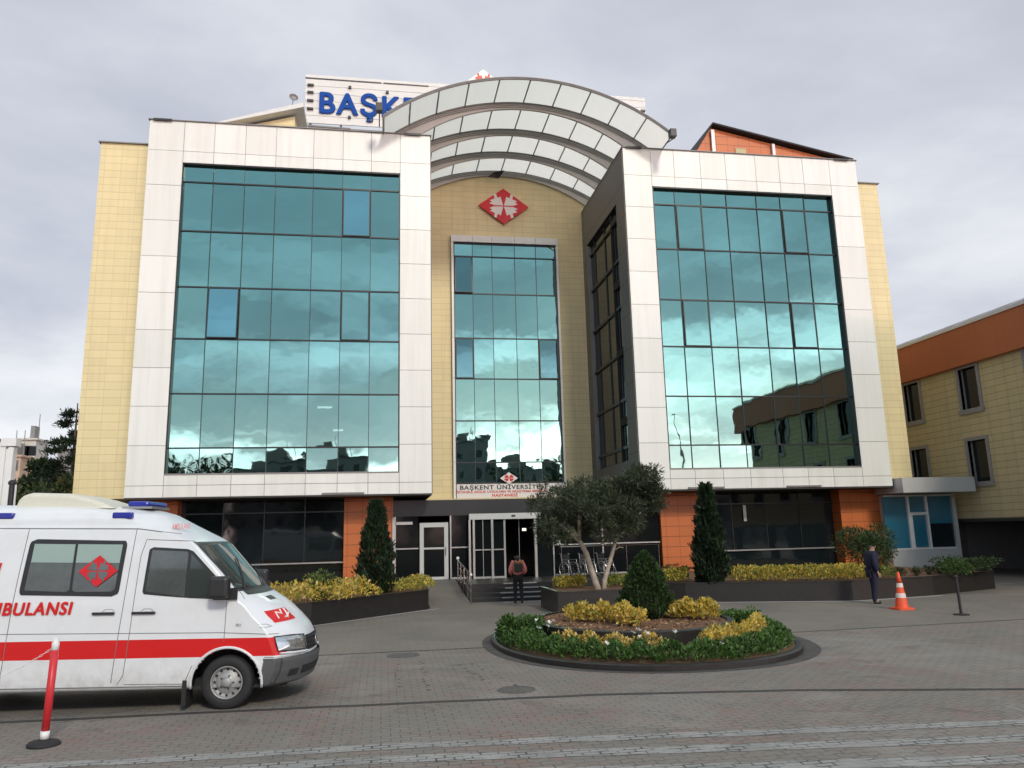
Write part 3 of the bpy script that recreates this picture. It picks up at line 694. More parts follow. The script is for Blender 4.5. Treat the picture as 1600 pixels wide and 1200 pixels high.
# steps, landing and ramp
b = MB(); x0, x1 = 3.15, 12.5
for k in range(4): b.box(x0, x1, -3.85+.42*k, LY+.02 if k == 3 else -3.85+.42*(k+1)+.02, -.01, .143*(k+1)-(0 if k < 3 else .002))
o = b.build('entrance_steps', M['granite_dark']); tag(o, 'dark stone steps leading up to the hospital entrance doors', 'steps')
b = MB()
for k, (a, c) in enumerate(((4.35, 6.35), (4.35, 5.9), (4.6, 5.9), (4.6, 5.9))):
    b.box(a, c, -3.87+.42*k, -3.80+.42*k, .143*(k+1)-.03, .143*(k+1)+.006)
b.box(4.3, 6.6, -4.45, -4.33, -.01, .012)
st_ = b.build('pale_nosing', M['concrete_pale'], o)
b = MB(); b.add([(1.62, -5.75, .005), (3.12, -4.85, .005), (3.12, LY-.05, LZ-.01), (1.62, LY-.05, LZ-.01), (1.62, -5.75, -.01), (3.12, -4.85, -.01), (3.12, LY-.05, -.01), (1.62, LY-.05, -.01)], [(0, 1, 2, 3), (1, 5, 6, 2), (0, 3, 7, 4), (0, 4, 5, 1)])
o = b.build('ramp', M['forecourt_paving']); tag(o, 'sloping paved ramp up to the white framed swing door', 'ramp')
R_ = empty('handrail', (3.12, -4.7, 0)); tag(R_, 'steel handrail between the ramp and the entrance steps', 'handrail')
P0, P1 = Vector((0, 0, .0)), Vector((0, 4.9, .42))
for k in range(5):
    p = P0.lerp(P1, k/4); b = MB(); b.tube([p, p+Vector((0, 0, 1.0))], .024, 8); b.build('post', M['steel_rail'], R_)
for h, r in ((1.0, .028), (.72, .014), (.45, .014)):
    b = MB(); b.tube([P0+Vector((0, -.05, h)), P1+Vector((0, .05, h))], r, 8); b.build('rail', M['steel_rail'], R_)
b = MB(); b.lathe([(.001, .05), (.04, .04), (.055, 0), (.04, -.04), (.001, -.05)], (0, -.05, 1.03), 12); b.lathe([(.001, .07), (.055, .05), (.07, 0), (.055, -.05), (.001, -.07)], (0, 4.9, 1.48), 12)
b.build('knob', M['sign_white'], R_, smooth=True)
R_ = empty('handrail', (7.7, LY-.6, LZ)); tag(R_, 'horizontal steel rail right of the entrance behind the olive tree', 'handrail')
b = MB(); b.tube([(0, 0, 1.25), (4.6, 0, 1.25)], .025, 6); b.build('rail', M['steel_rail'], R_)
for x in (0.05, 1.5, 3, 4.5): b = MB(); b.tube([(x, 0, 0), (x, 0, 1.25)], .018, 6); b.build('post', M['steel_rail'], R_)

# wheelchairs parked on the landing
def wheelchair():
    t = empty('wheelchair', (0, 0, 0))
    for s in (-1, 1):
        w = MB(); n = 24
        w.tube([(s*.27, .30*math.cos(2*PI*k/n), .30+.30*math.sin(2*PI*k/n)) for k in range(n+1)], .017, 6, cap=False)
        for k in range(10): a = 2*PI*k/10; w.tube([(s*.27, 0, .3), (s*.27, .29*math.cos(a), .3+.29*math.sin(a))], .005, 4)
        w.build('wheel', M['aluminium'], t)
        c = MB(); c.tube([(s*.24, -.42+.07*math.cos(a*PI/6), .08+.07*math.sin(a*PI/6)) for a in range(13)], .018, 5, cap=False); c.build('caster', M['rubber'], t)
        f = MB(); f.tube([(s*.23, .22, .95), (s*.23, .16, .5), (s*.23, .1, .3)], .013, 6); f.tube([(s*.23, .32, .95), (s*.23, .22, .95)], .018, 6)
        f.tube([(s*.23, .18, .7), (s*.23, -.25, .7), (s*.23, -.3, .5), (s*.23, .16, .5)], .013, 6); f.tube([(s*.23, -.3, .5), (s*.23, -.45, .12), (s*.15, -.5, .12)], .013, 6)
        f.build('side_frame', M['aluminium'], t)
    b = MB(); b.box(-.22, .22, -.28, .16, .48, .52); b.build('seat', M['dark_plastic'], t)
    b = MB(); b.box(-.22, .22, .16, .19, .55, .92); b.build('backrest', M['dark_plastic'], t)
    return t
wc = wheelchair(); tag(wc, 'x', 'wheelchair', 'wheelchairs parked beside the entrance')
wl = ['folding wheelchair nearest the sliding door, leftmost in the row', 'wheelchair second from the sliding door', 'wheelchair third from the sliding door, nearest the olive trunk']
for i, x in enumerate((7.95, 8.75, 9.55)):
    if i == 0: r = wc
    else:
        r = wc.copy(); COL.objects.link(r)
        for ch in list(wc.children): c = ch.copy(); COL.objects.link(c); c.parent = r
    r['label'] = wl[i]; r.location = (x, LY-1.0, LZ); r.rotation_euler = (0, 0, [.5, .3, .65][i])

# ================================================================ annex and right building
A = empty('entrance_annex', (25.2, .9, 0)); tag(A, 'low grey annex with blue blinds and a flat canopy right of the hospital', 'building')
b = MB(); b.box(-1.6, 2.0, 0, 6, 0, 1.28); b.box(-1.6, 2.0, .15, 6, 1.28, 3.8); b.box(1.83, 2.02, -.02, .2, 0, 3.8); b.build('wall', M['painted_steel'], A)
for x0, x1, z0, z1, mt in ((-1.75, -.55, 1.3, 3.72, 'blue_blind_glass'), (-.45, .40, 2.98, 3.72, 'blue_blind_glass'), (-.30, .40, 1.36, 2.82, 'blue_blind_glass'), (.55, 1.83, 2.42, 3.72, 'blue_blind_glass'), (.55, 1.83, 1.32, 2.42, 'window_glass')):
    g = MB(); g.box(x0, x1, .10, .14, z0, z1); g.build('window', M[mt], A)
f = MB()
for x in (-.5, .47): f.box(x-.055, x+.055, -.01, .14, 1.28, 3.75)
f.box(-.5, .45, -.0, .13, 2.84, 2.97); f.box(-1.7, 1.9, -.02, .13, 1.24, 1.31); f.box(-1.7, 1.9, -.0, .13, 3.72, 3.8); f.box(-.44, -.33, .02, .13, 1.31, 2.84)
f.build('window_frame', M['white_paint'], A)
b = MB(); b.box(-1.75, 1.98, -1.5, 6, 3.84, 4.52); b.build('canopy', M['painted_steel'], A)
mottled('frame_grey', (.27, .26, .25), .5, .08)
RB = empty('neighbouring_building', (27.5, 0, 0)); tag(RB, 'cream tiled building with a broad orange cornice and small dark windows on the right', 'building')
wy = [(3.9, 3.0), (-.05, -1.22)]; d_ = 4.1
wins = []
for k in range(-1, 6):
    y1_ = -.10-(k)*4.05+0; wins.append((y1_-1.15, y1_))
rows_ = [(4.28, 6.22), (7.72, 9.68)]
b = MB()
ycuts = sorted([-22.0, 12.0]+[v for w in wins for v in w])
b.box(0, .3, -22, 12, 2.60, rows_[0][0]); b.box(0, .3, -22, 12, rows_[0][1], rows_[1][0]); b.box(0, .3, -22, 12, rows_[1][1], 9.8)
for z0, z1 in rows_:
    prev = -22.0
    for (a, c) in sorted(wins): b.box(0, .3, prev, a, z0, z1); prev = c
    b.box(0, .3, prev, 12, z0, z1)
b.box(.3, 14, -22, -21.7, 2.6, 11.5)
b.build('wall', M['cream_tile_old'], RB)
for z0, z1 in rows_:
    for a, c in wins:
        g = MB(); g.box(.2, .23, a, c, z0, z1); G = g.build('window', M['window_glass'], RB)
        f = MB(); w = .17
        f.box(-.05, .2, a-w, a, z0-w, z1+w); f.box(-.05, .2, c, c+w, z0-w, z1+w); f.box(-.05, .2, a, c, z1, z1+w); f.box(-.09, .2, a-w*1.2, c+w*1.2, z0-w*1.3, z0-.001)
        f.box(.14, .2, a, a+.05, z0, z1); f.box(.14, .2, c-.05, c, z0, z1)
        f.build('window_frame', M['frame_grey'], G)
b = MB(); b.box(-.28, 14, -22.5, 12, 9.8, 11.62); b.build('cornice', M['cornice_orange'], RB)
b = MB(); b.box(-.34, 14, -22.6, 12, 11.62, 11.76); b.build('gutter', M['roof_board'], RB)
b = MB()
for y in np.arange(-22, 12, 1.7): b.add([(-.1, y, 11.80), (-.1, y+1.6, 11.80), (1.1, y+1.6, 12.35), (1.1, y, 12.35)], [(0, 1, 2, 3)])
b.box(-.1, 14, -22.2, 12, 11.765, 11.79); b.build('roof', M['grey_flashing'], RB)
b = MB()
b.box(0, 14, -22, 12, 2.45, 2.6); b.box(5, 5.3, -22, 12, 0, 2.45); b.box(.3, .5, -22, 12, 2.7, 9.7)
for y in (-21.8, -16, -10.2, -5.2, 1.4): b.box(.02, .5, y, y+.5, 0, 2.45)
b.build('carport', M['soffit'], RB)
b = MB(); b.box(.1, .35, -4.4, -3.2, 0, 2.45); b.build('grey_pier', M['grey_flashing'], RB)
strip('forecourt_path_edge', [(22.3, -5.2), (26.5, -4.3)], .10, .004, M['concrete_pale'])
# ================================================================ planting
def leafmat(name, col, rough=.6):
    m = Mt(name, col, rough); p = m.coord()
    m.base(m.mixc(m.rng(m.noise(p, 7, 3), .3, .7), tuple(c*.75 for c in col), tuple(c*1.25 for c in col)))
    t = m.n('ShaderNodeBsdfTranslucent'); t.inputs[0].default_value = (*[min(1, c*1.4) for c in col], 1)
    x = m.n('ShaderNodeMixShader'); x.inputs[0].default_value = .22
    m.l(m.b.outputs[0], x.inputs[1]); m.l(t.outputs[0], x.inputs[2]); m.l(x.outputs[0], m.t.nodes['Material Output'].inputs[0])
    return m.m
LF = {}
for k, c in dict(y1=(.60, .42, .07), y2=(.46, .36, .06), y3=(.22, .25, .045), y4=(.68, .52, .20), g1=(.045, .105, .020), g2=(.075, .165, .028), g3=(.02, .045, .012), g4=(.09, .16, .04),
                 c1=(.009, .022, .008), c2=(.015, .034, .011), c3=(.028, .052, .016), o1=(.042, .058, .026), o2=(.068, .085, .042), o3=(.024, .034, .014), o4=(.10, .115, .068),
                 w=(.75, .75, .72), s1=(.05, .075, .02), s2=(.03, .05, .015), b1=(.03, .035, .02), b2=(.10, .09, .03)).items():
    LF[k] = leafmat('leaf_'+k, c)
def unit(n):
    v = nrng.normal(size=(n, 3)); return v/np.linalg.norm(v, axis=1, keepdims=True)
def hedge(name, poly_pts, wid, z0, h, n, keys, probs, label, cat='hedge', leaf=.07, parent=None, lump=.35, group=None):
    """a strip of low bushes along a line of points"""
    P = np.array(poly_pts, float); seg = np.linalg.norm(np.diff(P, axis=0), axis=1); cum = np.r_[0, np.cumsum(seg)]
    t = nrng.uniform(0, cum[-1], n); xy = np.stack([np.interp(t, cum, P[:, k]) for k in (0, 1)], 1)
    d = np.stack([np.interp(t, (cum[1:]+cum[:-1])/2, np.diff(P, axis=0)[:, k]/seg) if len(seg) > 1 else np.full(n, np.diff(P, axis=0)[0, k]/seg[0]) for k in (0, 1)], 1)
    nm = np.stack([-d[:, 1], d[:, 0]], 1); u = nrng.uniform(-1, 1, n)
    bump_ = 1-lump*(.5+.5*np.sin(t*2*PI/.55+2*np.sin(t*1.3)+1.5*u))*nrng.uniform(.6, 1, n)
    prof = np.sqrt(np.clip(1-u**2*.85, 0, 1))
    top = h*prof*bump_; z = z0+top*(1-nrng.random(n)**2.2*.9)
    C = np.c_[xy+nm*(u*wid/2)[:, None], z]
    Dd = unit(n)*.8+np.c_[nm*u[:, None]*.6, np.full(n, .9)]
    L = nrng.uniform(.45, 1.5, n)*leaf
    o = leaves(name, C, Dd, L, L*nrng.uniform(.35, .65, n), [LF[k] for k in keys], parent, probs)
    if label: tag(o, label, cat, group)
    return o
Y3 = ['y1', 'y2', 'y3', 'y4']; YP = [.42, .26, .17, .15]
def bedwall(name, pts, h, thick, label, cat, fillz=None, back=None):
    """stone faced planter: the front wall follows pts, the bed behind it filled with soil"""
    t = empty(name, (0, 0, 0)); tag(t, label, cat)
    b = MB(); poly = pts+(back or []); b.prism(poly, -.01, h); b.build('stone_wall', M['granite_dark'], t)
    P = [Vector(p) for p in poly]; c = sum(P, Vector((0, 0)))/len(P)
    ins = [tuple(p+(c-p).normalized()*thick*1.6) for p in P]
    b = MB(); b.prism(ins, h-.05, h+.012); b.build('soil', M['soil'], t)
    cp = MB(); n = len(poly)
    for i in range(len(pts)-1):
        a, q = Vector(pts[i]), Vector(pts[i+1]); d = (q-a); L = d.length; k = max(1, int(L/1.0)); d.normalize(); nm = Vector((-d.y, d.x))
        if nm.dot(c-a) < 0: nm = -nm
        for j in range(k):
            s0, s1 = a+d*(L*j/k+.006), a+d*(L*(j+1)/k-.006)
            o_ = -nm*.02; i_ = nm*thick
            cp.prism([tuple(s0+o_), tuple(s1+o_), tuple(s1+i_), tuple(s0+i_)], h+.002, h+.045)
    cp.build('coping', M['granite_dark'], t)
    return t
bedwall('stone_planter', [(-8.5, -14.0), (-6.0, -12.3), (-1.97, -9.47), (1.56, -5.72), (1.56, 1.0)], .60, .12, 'long dark stone planter left of the ramp behind the ambulance', 'planter', back=[(-8.5, 1.0)])
bedwall('stone_planter', [(9.4, 1.0), (9.4, -6.5), (10.2, -7.0), (15.24, -8.80), (18.71, -8.12), (22.4, -6.6), (22.4, -3)], .60, .12, 'long dark stone planter along the right block of the hospital', 'planter', back=[(22.4, 1.0)])
hedge('yellow_hedge', [(-6.6, -11.6), (-3.6, -9.9), (-1.7, -8.7), (-.55, -7.2)], 1.5, .62, .58, 5200, Y3, YP, 'yellow leaved hedge in the left planter just behind the ambulance nose', leaf=.10, lump=.5)
hedge('yellow_hedge', [(.15, -6.5), (1.3, -4.9), (1.35, -3.2)], 1.0, .62, .42, 2200, ['y2', 'y3', 'y1', 'g2'], [.4, .35, .2, .05], 'low yellow green hedge at the ramp end of the left planter', leaf=.085)
hedge('yellow_hedge', [(9.8, -5.9), (10.6, -6.3)], 1.0, .62, .5, 1500, ['y2', 'y3', 'y1', 'g2'], [.35, .35, .2, .1], 'short yellow green hedge left of the right hand cypress', leaf=.085)
hedge('yellow_hedge', [(11.9, -6.9), (15.2, -7.9), (16.2, -7.75)], 1.2, .62, .50, 6200, ['y2', 'y3', 'y1', 'g4'], [.36, .30, .27, .07], 'long yellow green clipped hedge in the right planter behind the man', leaf=.085, lump=.15)
hedge('yellow_hedge', [(16.2, -7.7), (17.6, -7.4)], .8, .62, .40, 1200, ['y3', 'g2', 'y2', 'g1'], [.35, .3, .15, .2], 'greenish end of the hedge beside the traffic cone', leaf=.08)

def crown_mesh(name, blobs, n, keys, probs, parent, leaf=.1, w=.35, up=.3, shell=.5):
    """leaf clumps: blobs = (cx,cy,cz, rx,ry,rz)"""
    B = np.array(blobs, float); vol = B[:, 3]*B[:, 4]*B[:, 5]; pr = vol**.67; pr /= pr.sum()
    k = nrng.choice(len(B), n, p=pr); u = unit(n); r = nrng.uniform(shell, 1.05, n)**.8
    C = B[k, :3]+u*B[k, 3:]*r[:, None]
    Dd = u*.9+unit(n)*.7+np.array([0, 0, up]); L = nrng.uniform(.6, 1.4, n)*leaf
    return leaves(name, C, Dd, L, L*w, [LF[q] for q in keys], parent, probs)
def cypress(x, y, z0, h, r, label, seed, n=9000, lean=0.0):
    t = empty('cypress', (x, y, z0)); tag(t, label, 'tree', 'columnar cypresses in the planters'); rr = np.random.default_rng(seed)
    zz_ = rr.uniform(0, 1, n)**1.15; a = rr.uniform(0, 2*PI, n)
    prof = np.where(zz_ < .12, .7+zz_*2.3, 1-(zz_-.12)**1.5*.92)*r
    prof *= 1+.20*np.sin(a*3+zz_*17)+.16*np.sin(a*5-zz_*31)+.14*rr.normal(size=n)*(rr.random(n) < .3)
    rad = prof*rr.uniform(.45, 1.03, n)**.5
    C = np.c_[rad*np.cos(a)+lean*zz_, rad*np.sin(a), zz_*h]; D = np.c_[np.cos(a)*.5, np.sin(a)*.5, np.full(n, 1.1)]+rr.normal(size=(n, 3))*.35
    L = rr.uniform(.6, 1.5, n)*.15
    leaves('foliage', C, D, L, L*.32, [LF['c1'], LF['c2'], LF['c3']], t, [.5, .37, .13])
    b = MB(); b.tube([(0, 0, -.1), (0, 0, h*.9)], [.06, .015], 6); b.build('trunk', M['bark_dark'], t)
cypress(-.20, -6.2, .55, 3.0, .54, 'tall dark cypress in front of the left orange pillar', 3)
cypress(11.2, -6.9, .55, 3.35, .52, 'tall dark cypress in the right planter beside the orange pillar', 4, n=11000)

def bush(x, y, z0, r, h, keys, probs, label, n=3000, leaf=.10, w=.4, name='shrub', group=None, trunk=.0):
    t = empty(name, (x, y, z0)); tag(t, label, 'shrub' if name == 'shrub' else 'plant', group)
    bl = []
    for i in range(14):
        a = rng.uniform(0, 2*PI); q = rng.uniform(.15, .75)*r; zc_ = h*rng.uniform(.35, .8)+trunk
        bl.append((q*math.cos(a), q*math.sin(a), zc_, r*rng.uniform(.3, .5), r*rng.uniform(.3, .5), h*rng.uniform(.18, .3)))
    crown_mesh('foliage', bl, n, keys, probs, t, leaf, w)
    b = MB()
    for i in range(5):
        a = i*1.3; b.tube([(0, 0, -.05), (.3*r*math.cos(a), .3*r*math.sin(a), trunk+h*.3), (.6*r*math.cos(a), .6*r*math.sin(a), trunk+h*.65)], [.03, .02, .008], 5)
    b.build('stem', M['bark_dark'], t); return t
bush(17.15, -6.9, .6, 1.22, 1.75, ['s1', 's2', 'g1', 'c3'], [.3, .35, .2, .15], 'round dark green shrub with loose branches behind the man', 7500, .10, .35, trunk=.1)
bush(-1.85, -8.3, .6, .55, .95, ['y3', 's1', 'g2'], [.3, .4, .3], 'green feathery bush standing in the yellow hedge of the left planter', 2200, .09, .3)
bush(13.1, -6.0, .6, .4, .5, ['s1', 'g1', 'o2'], [.4, .4, .2], 'small green bush under the right block window', 700, .08, .3)
for i, (x, y) in enumerate(((18.1, -7.35), (18.75, -7.3), (19.45, -7.0), (20.05, -6.8))):
    bush(x, y, .6, .22, .34, ['s1', 's2', 'b1'], [.3, .4, .3], ['small round bush nearest the traffic cone in the planter row', 'second small bush from the traffic cone in the planter row', 'third small bush from the traffic cone in the planter row', 'fourth small bush from the cone, next to the flat topped bush'][i], 500, .05, .5, group='small bushes along the right planter')
bush(21.0, -7.0, .6, 1.15, .62, ['s1', 's2', 'c2', 'g1'], [.3, .35, .25, .1], 'dark wide flat topped bush at the far right end of the planter', 3500, .09, .4)
bush(19.9, -7.6, .58, .7, .6, ['s1', 'g1', 'g2'], [.4, .3, .3], 'dark green low bush above the black post stand', 1800, .08, .4)
# small palm by the orange pillar
def palm(x, y, z0, r, label):
    t = empty('dwarf_palm', (x, y, z0)); tag(t, label, 'plant')
    for k in range(11):
        a = 2*PI*k/11+.2; b = MB(); n = 9
        up_ = rng.uniform(.5, 1.2); pts = [Vector((math.cos(a)*r*q, math.sin(a)*r*q, r*(up_*q*1.3-1.1*q*q*up_)+.12)) for q in np.linspace(0, 1, n)]
        b.tube(pts, [.012]*(n-1)+[.004], 4)
        for i in range(2, n):
            for s in (-1, 1):
                d = Vector((-math.sin(a)*s, math.cos(a)*s, -.25))*.16*(1-.4*i/n)+Vector((math.cos(a), math.sin(a), .1))*.10
                b.add([pts[i], pts[i]+d*.5+Vector((0, 0, .012)), pts[i]+d, pts[i]+d*.5-Vector((0, 0, .012))], [(0, 1, 2, 3)])
        b.build('frond', LF['b2'] if k % 3 == 0 else LF['s2'], t)
palm(10.75, -5.0, .75, .75, 'small spiky palm in front of the right orange pillar')

# ---- flower island
IX, IY = 5.62, -15.55
isl = empty('flower_island', (0, 0, 0)); tag(isl, 'oval kerbed flower island in the middle of the paved forecourt', 'flower bed')
def ell(cx_, cy_, a, b_, n=64, p=2.0, t0=0, t1=2*PI):
    out = []
    for k in range(n):
        t = t0+(t1-t0)*k/(n if t1-t0 > 6.28 else n-1); c, s = math.cos(t), math.sin(t)
        out.append((cx_+a*abs(c)**(2/p)*math.copysign(1, c), cy_+b_*abs(s)**(2/p)*math.copysign(1, s)))
    return out
def ring(name, outer, inner, z0, z1, mat, parent):
    b = MB(); n = len(outer)
    vs = [(x, y, z0) for x, y in outer]+[(x, y, z1-.02) for x, y in outer]+[(x*.985+y*0+IX*.015, y*.985+IY*.015, z1) for x, y in outer]+[(x, y, z1) for x, y in inner]+[(x, y, z0) for x, y in inner]
    fs = [(k*n+i, k*n+(i+1) % n, (k+1)*n+(i+1) % n, (k+1)*n+i) for k in range(4) for i in range(n)]
    b.add(vs, fs); return b.build(name, mat, parent)
Oo, Oi = ell(IX, IY, 3.20, 3.98, 72, 2.2), ell(IX, IY, 3.07, 3.85, 72, 2.2)
ring('kerb', Oo, Oi, -.01, .12, M['granite_dark'], isl)
mottled('gutter_dirt', (.075, .07, .065), .9, .35, 3)
b = MB(); Gq = ell(IX+.08, IY, 3.50, 4.14, 72, 2.2); b.add([(x, y, .006) for x, y in Gq], [tuple(range(72))]); b.build('gutter', M['gutter_dirt'], isl)
b = MB(); b.add([(x, y, .10) for x, y in Oi], [tuple(range(72))]); b.build('soil', M['soil'], isl)
RX, RY = 5.65, -15.1
Ro, Ri = ell(RX, RY, 2.20, 2.62, 64, 2.1), ell(RX, RY, 2.05, 2.46, 64, 2.1)
ring('inner_wall', Ro, Ri, .1, .46, M['granite_dark'], isl)
b = MB(); b.add([(x, y, .42) for x, y in Ri], [tuple(range(64))]); b.build('raised_soil', M['soil'], isl)
mu = []   # dry leaves and bark on the raised soil
C = np.c_[RX+nrng.uniform(-1.9, 1.9, 1500), RY+nrng.uniform(-2.3, 1.6, 1500), np.full(1500, .43)]
C = C[((C[:, 0]-RX)/1.95)**2+((C[:, 1]-RY)/2.35)**2 < 1]
mulch = [mottled('mulch_a', (.30, .16, .08), .9).m, mottled('mulch_b', (.16, .08, .045), .9).m, mottled('mulch_c', (.38, .26, .15), .9).m]
Dd = unit(len(C))*[1, 1, .35]; leaves('mulch', C, Dd, nrng.uniform(.05, .12, len(C)), .035, mulch, isl, [.4, .4, .2])['kind'] = 'stuff'
def along(cx_, cy_, a, b_, d0, d1, n=24): return [(cx_+a*math.cos(math.radians(t)), cy_+b_*math.sin(math.radians(t))) for t in np.linspace(d0, d1, n)]
GR = ['g1', 'g2', 'g3', 'g4']; GP = [.27, .36, .15, .22]
hedge('green_bedding', along(IX, IY, 2.78, 3.52, 150, 392, 40), .62, .10, .34, 21000, GR, GP, 'leafy green bedding plants all round the rim of the flower island', 'bedding plants', leaf=.072, lump=.6)
hedge('yellow_bedding', along(IX, IY, 2.52, 2.98, 212, 262, 16), .28, .15, .36, 2400, ['y4', 'y1', 'y2', 'b2'], [.4, .25, .2, .15], 'yellow low hedge on the left half between inner wall and green plants', 'hedge', leaf=.07, lump=.5)
hedge('yellow_bedding', along(IX, IY, 2.52, 2.98, 278, 338, 16), .38, .16, .44, 3200, ['y1', 'y4', 'y2', 'y3'], [.42, .25, .2, .13], 'brighter yellow low hedge on the right half between inner wall and green plants', 'hedge', leaf=.075, lump=.35)
bush(2.95, -15.5, .12, .55, .62, ['g1', 'g2', 'g3'], [.4, .4, .2], 'rounded green bush at the left tip of the flower island', 2600, .08, .5)
bush(8.2, -15.3, .12, .5, .45, ['g2', 'g4', 'g3'], [.4, .4, .2], 'light green bush at the right tip of the flower island', 2000, .08, .5)
# white flowers
def blossom(x, y, z, s):
    b = MB()
    for k in range(5):
        a = 2*PI*k/5; d = Vector((math.cos(a), math.sin(a)*.7, .5*math.sin(a)+.35))*s; q = Vector((-math.sin(a), math.cos(a), .2))*s*.4
        b.add([(0, 0, 0), d*.6+q, d, d*.6-q], [(0, 1, 2, 3)])
    b.tube([(0, 0, 0), (0, 0.01, -.12)], .006, 4, mi=1)
    o = b.build('white_flower', [LF['w'], LF['g2']]); o.location = (x, y, z); return o
fl0 = blossom(0, 0, 0, .075)
spots = [(3.25, -17.3, .60), (3.1, -17.1, .55), (3.35, -16.9, .62), (3.15, -16.6, .64), (3.42, -17.0, .66), (4.6, -18.55, .56), (4.72, -18.5, .60), (4.85, -18.6, .54), (4.66, -18.72, .50), (3.95, -19.0, .45), (6.1, -19.05, .36), (8.2, -16.3, .42), (5.5, -18.3, .50), (8.35, -16.9, .36)]
fl_lab = ['white flower at the left end of the island, lowest of that clump', 'leftmost white flower on the island', 'highest white flower at the left end of the island', 'rear white flower at the left end of the island', 'white flower nearest the inner wall at the left end', 'leftmost of the white flower clump at the front left', 'topmost of the white flower clump at the front left', 'rightmost of the white flower clump at the front left', 'lowest of the white flower clump at the front left', 'lone white flower low at the front left kerb', 'lone white flower low at the front right of the island', 'white flower at the right tip of the island, farther one', 'white flower beside the inner wall at the island middle', 'white flower at the right tip of the island, nearer one']
for i, (x, y, z) in enumerate(spots):
    o = fl0 if i == 0 else fl0.copy()
    if i: COL.objects.link(o)
    o.location = (x, y, z); o.scale = [rng.uniform(.7, 1.1)]*3; o.rotation_euler = (0, 0, rng.uniform(0, 6))
    tag(o, fl_lab[i], 'flower', 'white flowers on the flower island')
# yellow hedges on the raised bed and its conifer
hedge('yellow_hedge', [(4.25, -14.9), (4.9, -15.35), (5.45, -15.6)], .55, .43, .40, 2300, Y3, YP, 'yellow hedge on the raised bed left of the round conifer', leaf=.085, lump=.4)
bush(5.25, -16.35, .42, .36, .42, ['y1', 'y4', 'y3'], [.5, .3, .2], 'single yellow bush at the front of the raised bed', 1100, .08, .5)
hedge('yellow_hedge', [(6.7, -15.2), (7.0, -15.7), (7.45, -15.75)], .55, .43, .42, 2300, Y3, YP, 'yellow hedge on the raised bed right of the round conifer', leaf=.085, lump=.4)
def cone_conifer(x, y, z0, h, r):
    t = empty('conifer', (x, y, z0)); tag(t, 'plump dark green cone shaped conifer on the flower island', 'tree')
    n = 12000; zq = nrng.uniform(0, 1, n)**1.1; a = nrng.uniform(0, 2*PI, n)
    prof = np.interp(zq, [0, .1, .25, .45, .7, .88, 1], [.6, .9, 1.0, .86, .55, .34, .05])*r
    prof *= 1+.10*np.sin(a*4+zq*13)+.08*np.sin(a*7-zq*23)
    rad = prof*nrng.uniform(.4, 1.03, n)**.45
    C = np.c_[rad*np.cos(a), rad*np.sin(a), zq*h]; D = np.c_[np.cos(a)*.6, np.sin(a)*.6, np.full(n, .9)]+nrng.normal(size=(n, 3))*.35
    L = nrng.uniform(.6, 1.4, n)*.085
    leaves('foliage', C, D, L, L*.4, [LF['c3'], LF['g1'], LF['c2'], LF['s1']], t, [.35, .25, .25, .15])
    b = MB(); b.tube([(0, 0, -.05), (0, 0, h*.85)], [.05, .01], 6); b.build('trunk', M['bark_dark'], t)
cone_conifer(6.10, -14.95, .42, 1.46, .60)

# ---- olive tree in its stone box
bedwall('stone_planter', [(5.25, -6.6), (5.25, -9.25), (8.6, -9.25), (8.6, -6.6)], .62, .12, 'dark square stone box holding the twin stemmed olive tree', 'planter')
hedge('yellow_hedge', [(5.6, -7.3), (6.6, -7.2)], .6, .62, .40, 1300, ['y2', 'y3', 'y1'], [.4, .35, .25], 'yellow green hedge in the stone box left of the olive trunks', leaf=.08)
hedge('yellow_hedge', [(7.3, -7.4), (8.3, -7.3)], .5, .62, .38, 900, ['y3', 'g2', 'y2'], [.4, .35, .25], 'greenish hedge in the stone box right of the olive trunks', leaf=.08)
OL = empty('olive_tree', (6.85, -8.3, .6)); tag(OL, 'grey green olive tree with two pale trunks in a stone box', 'tree')
def pt(px, pz, y=0): return (px, y, pz)
tr = MB(); k1 = [(-.05, 0, -.1), (-.15, 0, .25), (-.28, .02, .7), (-.42, -.03, 1.15), (-.62, .02, 1.55), (-.85, .05, 2.0)]
tr.tube(k1, [.115, .10, .09, .085, .07, .05], 10)
for e_, r0 in (((-1.4, .3, 2.7), .05), ((-.7, -.5, 2.9), .05), ((-1.6, -.4, 2.3), .04), ((-.4, .5, 2.9), .045)):
    tr.tube([(-.62, .02, 1.5), ((-.62+e_[0])/2, e_[1]*.4, (1.6+e_[2])/2), e_], [r0*1.2, r0, .015], 7)
tr.build('trunk', M['bark_pale'], OL, True)
tr = MB(); k2 = [(.10, 0, -.1), (.15, 0, .3), (.32, .0, .8), (.50, .03, 1.25), (.62, 0, 1.7), (.72, -.03, 2.2)]
tr.tube(k2, [.09, .078, .068, .06, .05, .04], 10)
for e_, r0 in (((1.5, .3, 2.8), .045), ((.7, -.5, 3.2), .045), ((1.35, -.4, 2.4), .035), ((.3, .5, 3.0), .04)):
    tr.tube([(.60, .02, 1.55), ((.6+e_[0])/2, e_[1]*.4, (1.7+e_[2])/2), e_], [r0*1.2, r0, .012], 7)
tr.tube([(.5, 0, 1.2), (.66, -.08, 1.32), (.8, -.1, 1.3)], [.03, .02, .01], 6)
tr.build('trunk', M['bark_pale'], OL, True)
bl = []
R2 = random.Random(21)
